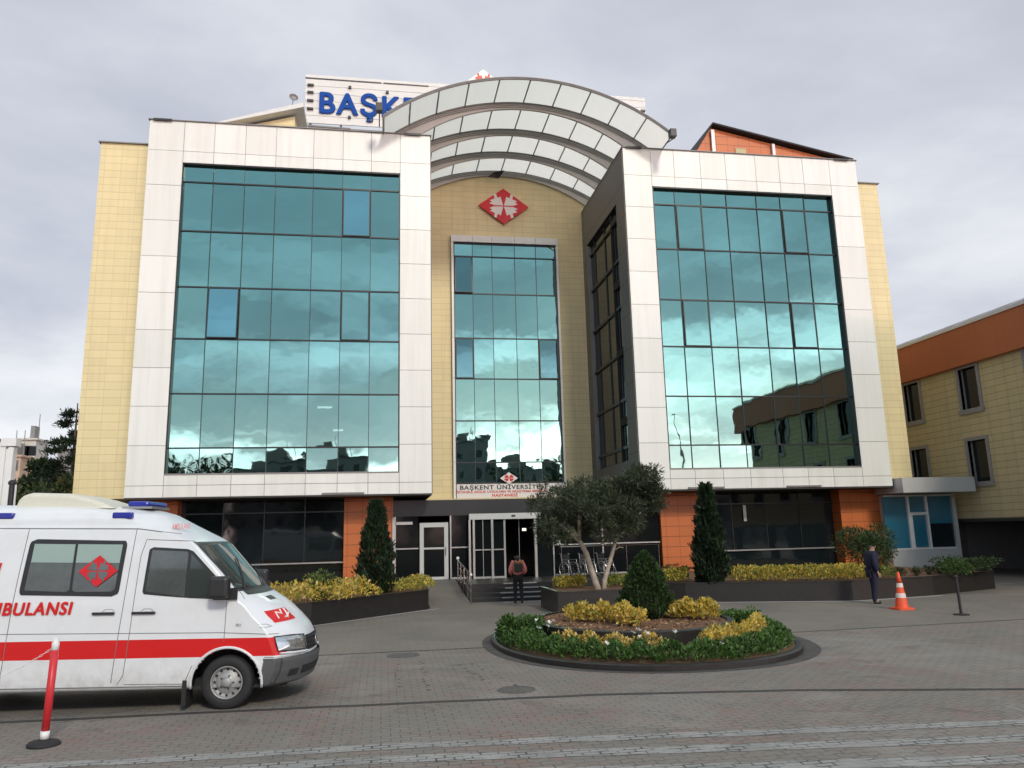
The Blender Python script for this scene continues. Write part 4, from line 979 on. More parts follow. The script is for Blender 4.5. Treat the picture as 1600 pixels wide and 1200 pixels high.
outline = [(-1.95, 2.1), (-1.6, 1.6), (-1.2, 2.75), (-1.9, 2.6), (-.7, 3.1), (-.4, 2.4), (-1.0, 2.1), (-.9, 1.6), (.1, 2.9), (.1, 2.3), (-.2, 1.85), (.6, 2.7), (.9, 2.2), (-.6, 2.7), (.0, 2.6), (.35, 2.2), (-.55, 2.0), (1.0, 2.6), (-1.3, 2.4), (1.5, 2.6), (-.3, 1.6), (.2, 1.9), (-1.5, 1.9), (1.1, 2.3), (-.9, 2.5), (.3, 3.0), (1.8, 3.0), (1.2, 3.1), (1.6, 2.95), (1.75, 2.4), (1.2, 1.95), (.65, 1.75), (2.0, 2.75), (1.5, 3.35), (-1.4, 2.2), (.9, 3.3), (-2.1, 1.9), (.55, 3.2)]
for x, z in outline:
    for q in range(2):
        s = R2.uniform(.30, .50); bl.append((x*.92+.14+R2.uniform(-.2, .2), R2.uniform(-1.1, 1.1), z+.20+R2.uniform(-.18, .18), s, s*1.1, s*.75))
crown_mesh('crown', bl, 36000, ['o1', 'o2', 'o3', 'o4'], [.38, .24, .28, .10], OL, .13, .22, .35, .25)
# a few upright sprays
sp = []
for i in range(26):
    x = R2.uniform(-2.1, 2.1); z = 3.05+R2.uniform(-.3, .5)*(1 if x > 0 else .5); sp.append((x, R2.uniform(-.6, .6), z, .10, .10, .32))
crown_mesh('crown_spray', sp, 2200, ['o1', 'o2', 'o4'], [.4, .4, .2], OL, .11, .22, .9, .1)

# ================================================================ background left and behind
def tree(x, y, h, r, keys, probs, label, n=5000, group=None, trunk_h=.35, leaf=.35, seed=1, mat='bark_dark'):
    rr = random.Random(seed); t = empty('tree', (x, y, 0)); tag(t, label, 'tree', group)
    b = MB(); b.tube([(0, 0, -.2), (.1, 0, h*trunk_h), (.0, .1, h*.85)], [.22*h/8, .17*h/8, .04], 8)
    for i in range(7):
        a = rr.uniform(0, 6.28); z = h*rr.uniform(trunk_h*.8, .7); b.tube([(0.05, 0, z), (r*.7*math.cos(a), r*.7*math.sin(a), z+h*.15)], [.08*h/8, .02], 5)
    b.build('trunk', M[mat], t); bl = []
    for i in range(22):
        a = rr.uniform(0, 6.28); q = r*rr.uniform(0, .75); z = h*rr.uniform(trunk_h, .93); k = math.sqrt(max(.2, 1-((z/h-.55)/.5)**2))
        s = r*rr.uniform(.2, .38); bl.append((q*k*math.cos(a), q*k*math.sin(a), z, s, s, s*.7))
    crown_mesh('crown', bl, n, keys, probs, t, leaf, .45, .2, .3)
tree(-18.2, 14, 7.3, 1.9, ['c2', 's2', 'c3'], [.5, .3, .2], 'dark tree whose crown shows left of the yellow wing', 4500, seed=2)
def pine(x, y, h):
    t = empty('pine_tree', (x, y, 0)); tag(t, 'tall thin pine with layered branches against the sky at the left edge of the hospital', 'tree')
    b = MB(); b.tube([(0, 0, 0), (0, 0, h)], [.2, .03], 7); b.build('trunk', M['bark_dark'], t); C = []; Dn = []
    br = MB()
    for k in range(9):
        z = h*(.55+.05*k)
        for j in range(5):
            a = rng.uniform(0, 6.28); L = (1-(k/11))*2.0; e_ = Vector((math.cos(a)*L, math.sin(a)*L, z-.25)); br.tube([(0, 0, z), e_], [.05, .015], 4)
            for q in range(110):
                s = rng.uniform(.35, 1.05); C.append((e_.x*s+rng.gauss(0, .12), e_.y*s+rng.gauss(0, .12), z+(e_.z-z)*s+rng.gauss(0, .07))); Dn.append((e_.x*.3, e_.y*.3, .3))
    br.build('branch', M['bark_dark'], t); C = np.array(C); D_ = np.array(Dn)+nrng.normal(size=C.shape)*.4
    leaves('crown', C, D_, .28, .06, [LF['c1'], LF['c2']], t, [.6, .4])
pine(-16.4, 12, 10.0)
bush(-17.6, 7.5, 0, 1.9, 5.3, ['s1', 'b2', 'g3', 's2'], [.35, .2, .2, .25], 'broad olive green thicket behind the ambulance roof hump', 5000, .28, .45)
bush(-15.2, 7, 0, 1.5, 5.9, ['s1', 'b2', 's2'], [.35, .25, .4], 'taller green thicket against the left wing', 4000, .26, .45)
def far_house(x, y, w, d, h, mat, label, floors=4, rot=0, emit=None, group=None, dome=False, wins=True):
    t = empty('apartment_building', (x, y, 0), rot); tag(t, label, 'building', group)
    b = MB(); b.box(-w/2, w/2, -d/2, d/2, 0, h); b.box(-w/2-.3, w/2+.3, -d/2-.3, d/2+.3, h, h+.25); b.build('wall', M[mat], t)
    r = MB(); r.box(-w*.2, w*.1, -d*.2, d*.2, h+.25, h+2.2); r.tube([(w*.2, 0, h), (w*.2, 0, h+4)], .06, 5); r.build('roof', M['grey_flashing'], t)
    if wins:
        f = MB(); nx = max(2, int(w/3))
        for k in range(floors):
            for i in range(nx):
                for sgn in (-1, 1):
                    xx = -w/2+w*(i+.5)/nx; z = h*(k+.35)/floors; yy = sgn*d/2
                    f.box(xx-.6, xx+.6, min(yy, yy+sgn*.05), max(yy, yy+sgn*.05), z, z+1.4)
        f.build('windows', M['window_glass'], t)
    return t
mottled('plaster_warm', (.55, .38, .27), .8, .15); mottled('plaster_pale', (.62, .58, .50), .8, .1); mottled('plaster_grey', (.25, .25, .25), .8, .2)
far_house(-49.4, 88, 1.9, 4, 17.2, 'stone_light', 'narrow pale stair tower above the far pink houses', 5)
far_house(-49.8, 84, 3.4, 6, 14.3, 'plaster_warm', 'warm pink apartment block far behind on the left', 5)
far_house(-55, 92, 7, 10, 15.4, 'plaster_grey', 'grey low apartment block beside the pink one far behind', 4)
far_house(-45.5, 90, 4.5, 8, 14.0, 'plaster_grey', 'dark grey house just left of the trees far behind', 4)
# white gate column and black lamp post at the left edge
t = empty('gate_column', (-12.63, -4.0, 0)); tag(t, 'tall white column with a square cap at the left edge', 'column')
b = MB(); b.box(-.24, -.05, -.15, .15, 0, 5.85); b.box(.04, .20, -.15, .15, 0, 5.75); b.box(-.06, .05, -.08, .08, 0, 5.7); b.build('shaft', M['white_paint'], t)
b = MB(); b.box(-.20, .28, -.2, .2, 5.78, 6.05); o = b.build('cap', M['white_paint'], t)
t = empty('gate_panel', (-14.0, -3.8, 0)); tag(t, 'grey panel wall with a dark coping at the very left edge', 'wall')
b = MB(); b.box(-1.4, 1.1, -.1, .1, 0, 5.95); b.build('panel', M['roof_board'], t); b = MB(); b.box(-1.45, 1.12, -.12, .12, 5.95, 6.06); b.build('coping', M['dark_plastic'], t)
t = empty('black_post', (-12.0, -5.0, 0)); tag(t, 'thick black post with a pale conduit beside the white column', 'post')
b = MB(); b.lathe([(.085, 0), (.085, 4.4), (.12, 4.42), (.12, 4.5), (.06, 4.56)], n=16); b.build('shaft', M['dark_plastic'], t)
b = MB(); b.tube([(.14, -.05, 0), (.14, -.05, 4.4)], .03, 6); b.build('conduit', M['roof_board'], t)
# the far side of the street, seen only as reflections in the glass
for i, (x, y, w, h, m_) in enumerate(((-34, -98, 14, 10.5, 'plaster_grey'), (-18, -104, 12, 14.2, 'plaster_grey'), (-8.5, -102, 9, 15.2, 'plaster_grey'), (16.5, -100, 7, 19.5, 'plaster_grey'), (26, -104, 12, 15.5, 'plaster_grey'), (66, -112, 30, 8, 'plaster_grey'))):
    far_house(x, y, w, 12, h, m_, ['low block across the street reflected at the far left of the glass', 'wide block across the street reflected in the left glass', 'block across the street reflected with a stepped roof', 'tall block reflected at the foot of the centre glass', 'lower block reflected right of the tall one', 'low block across the street reflected in the right glass'][i], 4, group='buildings across the street')
for i, (x, y, h) in enumerate(((-25, -70, 12), (-20.5, -68, 11), (-9, -72, 10.5), (5, -78, 9), (20, -72, 12.5), (41, -76, 8), (24.5, -66, 13.5))):
    tree(x, y, h, h*.42, ['s2', 'c2', 'c3'], [.5, .3, .2], ['tree reflected at the lower left corner of the left glass', 'smaller tree beside it across the street', 'tree across the street opposite the left block', 'tall tree across the street opposite the centre', 'tree across the street opposite the inner corner', 'small tree across the street opposite the right block', 'lone tree reflected in the centre glass'][i], 1400, 'trees across the street', seed=30+i, leaf=.7)
lp = empty('street_lamp', (31.0, -42, 0)); tag(lp, 'curved street lamp reflected in the right glass', 'lamp')
b = MB(); b.tube([(0, 0, 0), (0, 0, 9), (-.2, 0, 11.5), (-.5, 0, 14.0)], [.12, .1, .07, .05], 8); b.build('pole', M['grey_flashing'], lp); b = MB(); b.box(-1.0, -.4, -.12, .12, 13.95, 14.08); b.build('head', M['grey_flashing'], lp)
# ================================================================ ambulance
VH = math.radians(5.0); VW = 1.045
dx = Vector((math.cos(VH), -math.sin(VH), 0)); ny = Vector((math.sin(VH), math.cos(VH), 0))
vo = Vector((-2.24, -20.42, 0))+ny*VW*.93
V = empty('ambulance', vo); V.rotation_euler = (0, math.radians(.95), -VH)
tag(V, 'white high roofed ambulance van with a red stripe and blue lights parked at the left', 'ambulance')
def F_(z): return float(np.interp(z, [.28, .34, .50, .66, .72, .82, .95, 1.08, 1.22, 1.34, 1.45, 1.56, 1.66, 1.70, 2.36, 2.46, 2.66, 2.83, 2.90, 2.95, 2.99],
                                  [.95, 1.03, 1.08, 1.10, 1.08, 1.07, 1.04, .97, .84, .71, .57, .39, .22, .17, -.43, -.58, -.95, -1.26, -1.50, -1.85, -2.5]))
def B_(z): return float(np.interp(z, [.28, .7, .95, 1.3, 1.6, 1.75, 2.4, 2.7, 2.99], [.42, .40, .42, .42, .30, .16, .17, .5, .9]))
def W_(z): return VW/1.08*float(np.interp(z, [.28, .36, .5, 1.0, 1.5, 1.65, 2.0, 2.4, 2.6, 2.66, 2.75, 2.84, 2.91, 2.96, 2.99, 3.0], [1.03, 1.06, 1.075, 1.08, 1.07, 1.06, 1.03, .985, .96, .93, .92, .86, .76, .60, .36, .1]))
PN = 2.6
def side(x, z, off=0.0):
    f, bq, w = F_(z), B_(z), W_(z); u = (f-x)/bq
    y = w if u >= 1 else w*max(u, 0)**(1/PN)
    return -(y+off)
def frontx(y, z, off=0.0): return F_(z)-B_(z)*(min(abs(y)/W_(z), 1))**PN+off
zs = sorted(set([round(float(v), 4) for v in np.r_[np.arange(.30, 2.62, .04), np.arange(2.62, 3.0, .02)]]+[.74, 1.0]))
XR_ = -5.9
red = Mt('ambulance_red', (.62, .012, .012), .32); wpt = Mt('ambulance_white', (.74, .755, .77), .30)
wpt.b.inputs['Coat Weight'].default_value = .35; wpt.b.inputs['Coat Roughness'].default_value = .08
pv = wpt.coord(False); sz_ = wpt.n('ShaderNodeSeparateXYZ'); wpt.l(pv, sz_.inputs[0]); spray = wpt.mth('MULTIPLY', wpt.rng(sz_.outputs[2], 1.0, .35, 0, .75), wpt.rng(wpt.noise(pv, 6, 6, .7), .35, .7)); dirt = wpt.mth('MAXIMUM', wpt.rng(wpt.noise(pv, 2.5, 6, .65), .45, .8, 0, .25), spray)
wpt.base(wpt.mixc(dirt, (.74, .76, .785), (.50, .48, .45)))
mottled('bumper_grey', (.085, .088, .09), .55, .12, 5, world=False)
def body():
    rows = []
    for z in zs:
        f, bq, w = F_(z), B_(z), W_(z); r = []
        for x in np.arange(XR_, -1.7, .12): r.append((x, -w))
        for x in np.arange(-1.66, f-bq, .035) if f-bq > -1.66 else []: r.append((x, -w))
        rows.append((z, f, bq, w))
    # fixed parameterisation: side stations then front stations
    nS, nF = 150, 44; pts = []
    for z, f, bq, w in rows:
        xs_ = np.linspace(XR_, f-bq, nS); line = [(x, -w) for x in xs_]
        yy = -np.cos(np.linspace(0, PI, nF)); line += [(f-bq*abs(y)**PN, w*y) for y in yy[1:-1]]
        line += [(x, w) for x in xs_[::-1]]; pts.append([(x, y, z) for x, y in line])
    n = len(pts[0]); vs = [p for r in pts for p in r]; fs = []; mi = []
    for j in range(len(pts)-1):
        for i in range(n):
            k = (i+1) % n; q = (j*n+i, j*n+k, (j+1)*n+k, (j+1)*n+i)
            c = [sum(vs[t][d] for t in q)/4 for d in range(3)]
            if any(math.hypot(c[0]-wx, c[2]-.36) < .50 for wx in (0, -4.0)) and abs(c[1]) > .6 and c[2] < .9: continue
            m = 0
            if .74 < c[2] < 1.0 and abs(c[1]) > .42 and c[0] < .86-.2*(1.0-c[2]) : m = 1
            if c[0] > .50 and c[2] < .70: m = 2
            if c[2] < .40 and m == 0: m = 0
            fs.append(q); mi.append(m)
    top = len(pts)-1; fs.append(tuple(top*n+i for i in range(n))); mi.append(0)
    fs.append(tuple(i for i in range(n-1, -1, -1))); mi.append(2)
    b = MB(); b.v = vs; b.f = fs; b.m = mi; o = b.build('body', [wpt.m, red.m, M['bumper_grey']], V, True)
    return o
body()
def patch(name, poly, mat, off=.006, n=24, parent=None, lift=0.0):
    """convex side panel given in (x, z), laid on the near flank of the van; a mirrored twin on the far flank"""
    poly = [(x*.965 if x < 0 else x, z) for x, z in poly]; zz2 = [p[1] for p in poly]; z0, z1 = min(zz2), max(zz2)
    for sgn in (1, -1):
        b = MB()
        rows = []
        for j in range(n+1):
            z = z0+(z1-z0)*j/n; X = []
            for i in range(len(poly)):
                (xa, za), (xb, zb) = poly[i], poly[(i+1) % len(poly)]
                if abs(za-zb) < 1e-9:
                    if abs(z-za) < 1e-6: X += [xa, xb]
                elif min(za, zb)-1e-9 <= z <= max(za, zb)+1e-9: X.append(xa+(xb-xa)*(z-za)/(zb-za))
            rows.append([(x, side(x, z, off)*sgn, z) for x in np.linspace(min(X), max(X), n+1)])
        vs = [p for r in rows for p in r]; N_ = n+1
        b.add(vs, [((j*N_+i, j*N_+i+1, (j+1)*N_+i+1, (j+1)*N_+i) if sgn > 0 else (j*N_+i, (j+1)*N_+i, (j+1)*N_+i+1, j*N_+i+1)) for j in range(n) for i in range(n)])
        b.build(name, mat, parent or V, True)
def fpatch(name, y0, y1, z0, z1, mat, off=.006, n=20, parent=None, fz=None, both=False):
    b = MB()
    for sgn in ((1, -1) if both else (1,)):
        vs = []
        for j in range(n+1):
            v = j/n
            for i in range(n+1):
                y = y0+(y1-y0)*i/n; za, zb = (z0, z1) if fz is None else fz(y); z = za+(zb-za)*v
                vs.append((frontx(y, z, off), y*sgn, z))
        N_ = n+1; b.add(vs, [((j*N_+i, j*N_+i+1, (j+1)*N_+i+1, (j+1)*N_+i) if sgn > 0 else (j*N_+i, (j+1)*N_+i, (j+1)*N_+i+1, j*N_+i+1)) for j in range(n) for i in range(n)])
    return b.build(name, mat, parent or V, True)
def rnd(poly, r=.06, k=5):
    """round the corners of a polygon"""
    out = []; n = len(poly)
    for i in range(n):
        p, a, c = Vector(poly[i]), Vector(poly[i-1]), Vector(poly[(i+1) % n]); d1, d2 = (a-p), (c-p); q = min(r, d1.length*.45, d2.length*.45)
        s, e_ = p+d1.normalized()*q, p+d2.normalized()*q
        for j in range(k+1):
            t = j/k; out.append(tuple(s*(1-t)**2+p*2*t*(1-t)+e_*t**2))
    return out
SL = .012   # the belt lines fall a little towards the nose
w1 = rnd([(-3.16, 1.635), (-3.10, 2.46), (-1.64, 2.44), (-1.69, 1.615)], .10); patch('window_seal', w1, M['dark_plastic'], .005)
darkglass('ambulance_glass', (.045, .055, .052), .06, 1.6, 0)
mottled('frosted_film', (.30, .40, .37), .5, .05)
mottled('window_grey', (.085, .095, .092), .07, .25, spec=.8)
patch('side_window', rnd([(-3.08, 1.70), (-3.03, 2.39), (-2.42, 2.38), (-2.42, 1.69)], .05), M['window_grey'], .010)
patch('side_window', rnd([(-2.38, 1.69), (-2.38, 2.38), (-1.71, 2.37), (-1.75, 1.69)], .05), M['window_grey'], .010)
patch('window_film', [(-3.04, 2.12), (-3.03, 2.39), (-2.42, 2.38), (-2.42, 2.11)], M['frosted_film'], .013)
patch('window_film', [(-2.38, 2.11), (-2.38, 2.38), (-1.71, 2.37), (-1.725, 2.10)], M['frosted_film'], .013)
patch('window_seal', rnd([(-1.34, 1.64), (-1.30, 2.33), (-.66, 2.29), (.10, 1.545), (-.3, 1.555)], .06), M['dark_plastic'], .006)
patch('door_window', [(-1.29, 1.685), (-1.255, 2.285), (-.70, 2.255), (-.70, 1.60)], M['window_grey'], .011)
patch('quarter_window', [(-.655, 1.60), (-.655, 2.225), (-.02, 1.60)], M['ambulance_glass'], .011)
fpatch('windshield', -.88, .88, 1.74, 2.36, M['ambulance_glass'], .008, fz=lambda y: (1.70+.02*abs(y), 2.37-.03*abs(y)))
fpatch('windshield_seal', -.93, .93, 1.66, 2.40, M['dark_plastic'], .003)
def frontline(pts, r, name, mat, off=.012):
    b = MB(); b.tube([(frontx(y, z, off), y, z) for y, z in pts], r, 5); return b.build(name, mat, V)
frontline([(-.75+.08*i, 1.70+.055*i) for i in range(9)], .012, 'wiper', M['dark_plastic'], .03)
frontline([(.15+.07*i, 1.70+.03*i) for i in range(9)], .012, 'wiper', M['dark_plastic'], .03)
fpatch('cowl_vent', -.78, .78, 1.60, 1.665, M['dark_plastic'], .004)
fpatch('cowl_vent', -.45, -.20, 1.50, 1.555, M['dark_plastic'], .006)
# seams
def seam(pts, name='door_seam', r=.0055, mat='dark_plastic', off=.0):
    pts = [(x*.965 if x < 0 else x, z) for x, z in pts]; b = MB(); P = []
    for (xa, za), (xb, zb) in zip(pts, pts[1:]):
        k = max(2, int(math.hypot(xb-xa, zb-za)/.06)); P += [(xa+(xb-xa)*i/k, za+(zb-za)*i/k) for i in range(k)]
    P.append(pts[-1])
    for sg in (1, -1): b = MB(); b.tube([(x, side(x, z, off)*sg, z) for x, z in P], r, 5); b.build(name, M[mat], V)
mottled('seam_grey', (.16, .16, .165), .6)
seam([(-3.15, 2.62), (-3.22, 1.6), (-3.29, .40)], mat='seam_grey'); seam([(-1.53, 2.60), (-1.60, 1.5), (-1.69, .40)], mat='seam_grey')
seam([(-1.60, .38), (-1.52, .5), (-1.47, 1.1), (-1.42, 2.2), (-1.36, 2.44), (-.66, 2.41), (-.40, 2.17), (.17, 1.55)], mat='seam_grey'); seam([(-1.50, .38), (-.62, .37), (-.52, .62)], mat='seam_grey')
seam([(-.06, 1.52), (-.065, .95)], mat='seam_grey'); seam([(-5.85, 2.64), (-1.5, 2.60), (-.9, 2.52)], mat='seam_grey', r=.008)
seam([(-5.85, 1.13), (-.1, 1.08), (.7, 1.04)], mat='seam_grey', r=.006); seam([(-5.85, .36), (-.6, .34)], mat='seam_grey', r=.008)
seam([(.53, .72), (.75, .712), (.98, .706)], mat='seam_grey')
# wheel arches, wheels
for wx in (0, -4.0):
    for sg in (1, -1):
        b = MB(); b.tube([(wx+.51*math.cos(a), side(wx+.51*math.cos(a), max(.31, .36+.51*math.sin(a)), .004)*sg, max(.30, .36+.51*math.sin(a))) for a in np.linspace(-.12, PI+.12, 26)], .022, 6)
        b.build('arch_lip', wpt.m, V, True)
        b = MB(); b.add([(.53*math.cos(a), y_, .53*math.sin(a)) for y_ in (0, .5) for a in np.linspace(-.05, PI+.05, 28)], [(i, i+1, 29+i, 28+i) for i in range(27)]); b.add([(.53*math.cos(a), .5, .53*math.sin(a)) for a in np.linspace(-.05, PI+.05, 28)], [tuple(range(28))])
        o = b.build('wheel_well', M['rubber'], V); o.location = (wx, -VW+.02, .36); 
        if sg < 0: o.scale = (1, -1, 1); o.location = (wx, VW-.02, .36)
mottled('wheel_steel', (.36, .36, .36), .5, .15, 8, metal=.35, world=False)
def wheel(x, sg):
    t = empty('wheel', (x, -sg*(VW-.13), .372)); t.parent = V
    if sg < 0: t.rotation_euler = (0, 0, PI)
    b = MB(); R0 = .378; pr = [(.225, .12), (.30, .125), (.345, .12), (R0-.01, .085), (R0, .04), (R0, -.04), (R0-.01, -.085), (.345, -.11), (.27, -.115), (.232, -.10), (.222, -.06)]
    b.lathe(pr, n=40, axis='y', cap=False); b.build('tyre', M['rubber'], t, True)
    b = MB(); b.lathe([(.228, -.095), (.235, -.10), (.22, -.105), (.212, -.085), (.20, -.045), (.17, -.03), (.145, -.06), (.115, -.075), (.07, -.07), (.065, -.09), (.055, -.10), (.001, -.10)], n=36, axis='y', cap=False)
    b.build('rim', M['wheel_steel'], t, True)
    b = MB()
    for k in range(12):
        a = 2*PI*k/12; b.lathe([(.019, -.052), (.019, -.045)], (.183*math.cos(a), 0, .183*math.sin(a)), 10, axis='y')
    for k in range(5):
        a = 2*PI*k/5; b.lathe([(.012, -.09), (.012, -.07)], (.095*math.cos(a), 0, .095*math.sin(a)), 8, axis='y')
    b.build('rim_hole', M['dark_plastic'], t)
for x in (0, -4.0):
    for sg in (1, -1): wheel(x, sg)
b = MB(); b.box(-.62, -.56, -1.04, -.72, .06, .42); o = b.build('mud_flap', M['rubber'], V)
b = MB(); b.box(-5.7, .8, -.75, .75, .27, .40); b.tube([(-4.0, -.9, .36), (-4.0, .9, .36)], .06, 8); b.tube([(0, -.9, .36), (0, .9, .36)], .05, 8); b.build('underbody', M['rubber'], V)
# bumper, grille, lamps
fpatch('bumper', -.98, .98, .34, .69, M['bumper_grey'], .035)
fpatch('bumper_slot', -.62, .62, .42, .54, M['rubber'], .04)
fpatch('fog_lamp', -.86, -.70, .42, .52, M['dark_plastic'], .045, both=True)
fpatch('grille', -.44, .44, .74, .96, M['rubber'], .012)
for z in (.80, .86, .92): frontline([(-.43, z), (-.2, z), (0, z), (.2, z), (.43, z)], .012, 'grille_bar', M['dark_plastic'], .02)
b = MB(); b.tube([(frontx(0, .85, .04)+0, .075*math.cos(a), .85+.075*math.sin(a)) for a in np.linspace(0, 2*PI, 20)], .008, 5); b.build('round_badge', M['aluminium'], V)
for sg in (1, -1):
    hl = Mt('lamp_lens' if sg > 0 else 'lamp_lens_far', (.55, .56, .56), .12, .75)
    b = MB(); n = 16; vs = []
    for j in range(n+1):
        for i in range(n+1):
            u, v = i/n, j/n; y = -.48-.52*u; z0_ = .765+.035*u; z1_ = 1.00-.02*(1-u)+.015*u; z = z0_+(z1_-z0_)*v
            vs.append((frontx(y, z, .012+.02*math.sin(PI*u)*math.sin(PI*v)), y*sg, z))
    N_ = n+1; b.add(vs, [(j*N_+i, j*N_+i+1, (j+1)*N_+i+1, (j+1)*N_+i) if sg < 0 else (j*N_+i, (j+1)*N_+i, (j+1)*N_+i+1, j*N_+i+1) for j in range(n) for i in range(n)])
    Hd = b.build('headlight', hl.m, V, True)
    b = MB(); b.tube([(frontx(y, z, .02), y*sg, z) for y, z in ((-.48, .765), (-.75, .78), (-1.0, .80), (-1.01, .9), (-1.0, 1.0), (-.75, 1.0), (-.48, .98), (-.48, .765))], .010, 5); b.build('lamp_seal', M['dark_plastic'], Hd)
    b = MB(); b.lathe([(.07, 0), (.075, .012), (.05, .025)], n=18, axis='x', cap=True); o = b.build('reflector', M['aluminium'], Hd); o.location = (frontx(.70, .88, .005), -.70*sg, .88)
    b = MB(); b.tube([(frontx(y, z, .03), y*sg, z) for y, z in ((-.46, .735), (-.75, .745), (-.99, .765))], .014, 5); b.build('lamp_trim', wpt.m, Hd)
    m_ = MB(); m_.box(-.26, .02, -1.33, -1.12, 1.58, 1.90); o = m_.build('mirror', M['dark_plastic'], V); bevel(o, .05, 3)
    if sg < 0: o.scale = (1, -1, 1)
    m_ = MB(); m_.tube([(-.05, -1.0, 1.62), (-.12, -1.2, 1.66)], .03, 6); m_.box(-.25, .10, -1.075, -1.05, 1.55, 1.72); o = m_.build('mirror_arm', M['dark_plastic'], V)
    if sg < 0: o.scale = (1, -1, 1)
# handles, badges, flank text
for x0, x1 in ((-1.97, -1.65), (-1.41, -1.07)):
    for sg in (1, -1):
        b = MB(); b.box(x0, x1, min(sg*-1.08, sg*-1.04), max(sg*-1.08, sg*-1.04), 1.362, 1.398); o = b.build('door_handle', M['dark_plastic'], V); bevel(o, .012, 2)
    seam([((x0+x1)/2-.09, 1.40), ((x0+x1)/2-.05, 1.435), ((x0+x1)/2+.05, 1.435), ((x0+x1)/2+.09, 1.40)], 'handle_cup', .004, 'seam_grey')
text_mesh('flank_text', 'AMBULANSI', .25, red.m, V, (-2.27, -1.0475, 1.375), align='RIGHT', heavy=.011, shear=.18, depth=.002, sx=.90, space=1.14)
text_mesh('flank_text', 'I', .20, red.m, V, (-3.40, -1.010, 1.98), bold=.004, shear=.18, depth=.003)
o = emblem('window_emblem', V, (-1.95, -1.027, 1.985), .56, .46, rot=(math.radians(-4.5), 0, 0), t=.006, red='sign_red', white='window_grey')
text_mesh('badge_text', '311', .05, M['aluminium'], V, (.10, -1.050, 1.17), bold=.002, depth=.002)
seam([(.42, 1.19), (.52, 1.185), (.60, 1.15), (.52, 1.14), (.44, 1.145)], 'fender_badge', .006, 'aluminium')
Mt('faded_red', (.60, .22, .22), .5)
fr = text_mesh('roof_text', 'AMBULANS', .12, M['faded_red'], V, (-1.02, -.76, 2.60), rot=(math.radians(72), 0, math.radians(25)), bold=.002, depth=.003, sx=.42)
# red lozenge sticker with a white crescent on the bonnet side
b = MB(); n = 10; vs = []
for j in range(n+1):
    for i in range(n+1):
        y = -.86+.50*i/n; z = 1.19+.17*j/n+.02*i/n; vs.append((frontx(y, z, .008), y, z))
b.add(vs, [(j*(n+1)+i, j*(n+1)+i+1, (j+1)*(n+1)+i+1, (j+1)*(n+1)+i) for j in range(n) for i in range(n)]); hs = b.build('bonnet_sticker', red.m, V)
b = MB()
for (pts_) in ([(-.74, 1.24), (-.70, 1.33), (-.60, 1.30), (-.56, 1.36)], [(-.55, 1.24), (-.48, 1.30), (-.44, 1.37)], [(-.60, 1.25), (-.52, 1.26), (-.42, 1.30)]):
    b.tube([(frontx(y, z, .012), y, z) for y, z in pts_], .016, 5)
b.build('sticker_mark', M['sign_white'], hs)
# blue side lights, beacon, roof unit
mottled('blue_lens', (.02, .03, .30), .2, .1)
for x in (-1.73, -3.46, -5.2):
    for sg in (1, -1):
        b = MB(); y0 = sg*-.905; b.box(x-.145, x+.145, min(y0, sg*-.80), max(y0, sg*-.80), 2.76, 2.85); o = b.build('side_light', M['blue_lens'], V); bevel(o, .02, 2)
b = MB(); b.box(-1.86, -1.52, -.42, .42, 2.945, 3.04); o = b.build('beacon_bar', M['blue_lens'], V); bevel(o, .05, 3)
b = MB(); b.box(-1.95, -1.48, -.40, .40, 2.92, 2.955); o = b.build('beacon_base', M['aluminium'], V)
mottled('cream_plastic', (.66, .64, .54), .45, .05)
b = MB(); prof = [(-3.46, 2.92), (-3.42, 3.06), (-3.36, 3.14), (-3.24, 3.17), (-2.68, 3.155), (-2.40, 3.09), (-2.12, 3.0), (-1.98, 2.92)]
vs = []; K = len(prof)
for y, s in ((-.62, .90), (-.52, 1.0), (.52, 1.0), (.62, .90)): vs += [(x, y, 2.93+(z-2.93)*s) for x, z in prof]
fs = [(r*K+i, (r+1)*K+i, (r+1)*K+i+1, r*K+i+1) for r in range(3) for i in range(K-1)]+[tuple(range(K)), tuple(3*K+i for i in range(K-1, -1, -1))]
b.add(vs, fs); o = b.build('roof_unit', M['cream_plastic'], V, False); bevel(o, .05, 3)

# ================================================================ small street things
t = empty('chain_post', (-4.08, -21.99, 0)); tag(t, 'slim red post with white top and black base in front of the ambulance', 'post')
b = MB(); b.lathe([(.185, 0), (.19, .02), (.17, .045), (.09, .065), (.05, .08), (.05, .085)], n=28); b.build('base', M['rubber'], t, True)
mottled('post_red', (.62, .03, .04), .4, .08, 4)
b = MB(); b.lathe([(.046, .13), (.046, 1.12)], n=20); o = b.build('shaft', M['post_red'], t, True)
b = MB(); b.lathe([(.052, .07), (.052, .17)], n=20); b.lathe([(.043, 1.10), (.043, 1.21), (.030, 1.225), (.028, 1.26)], n=20); b.build('white_band', M['white_paint'], t, True)
for ch in t.children: ch.rotation_euler = (0, math.radians(2.0), 0)
b = MB(); A_, B2 = Vector((-4.05, -21.99, 1.16)), Vector((-6.3, -21.75, 1.05))
for k in range(60):
    s = k/59; p = A_.lerp(B2, s); p.z -= .42*4*s*(1-s)*.9; q = A_.lerp(B2, s+.012); q.z -= .42*4*(s+.012)*(1-s-.012)*.9; d = (q-p).normalized()
    u = Vector((0, 0, 1)).cross(d).normalized(); v_ = d.cross(u)
    a = u if k % 2 else v_
    b.tube([p+d*.024*math.cos(g_)+a*.011*math.sin(g_) for g_ in np.linspace(0, 2*PI, 9)], .0035, 4, cap=False)
o = b.build('plastic_chain', M['white_paint']); tag(o, 'thin pale chain sagging from the red post towards the left edge', 'chain')
t = empty('traffic_cone', (14.86, -11.8, 0)); tag(t, 'orange and white traffic cone standing in front of the right planter', 'traffic cone')
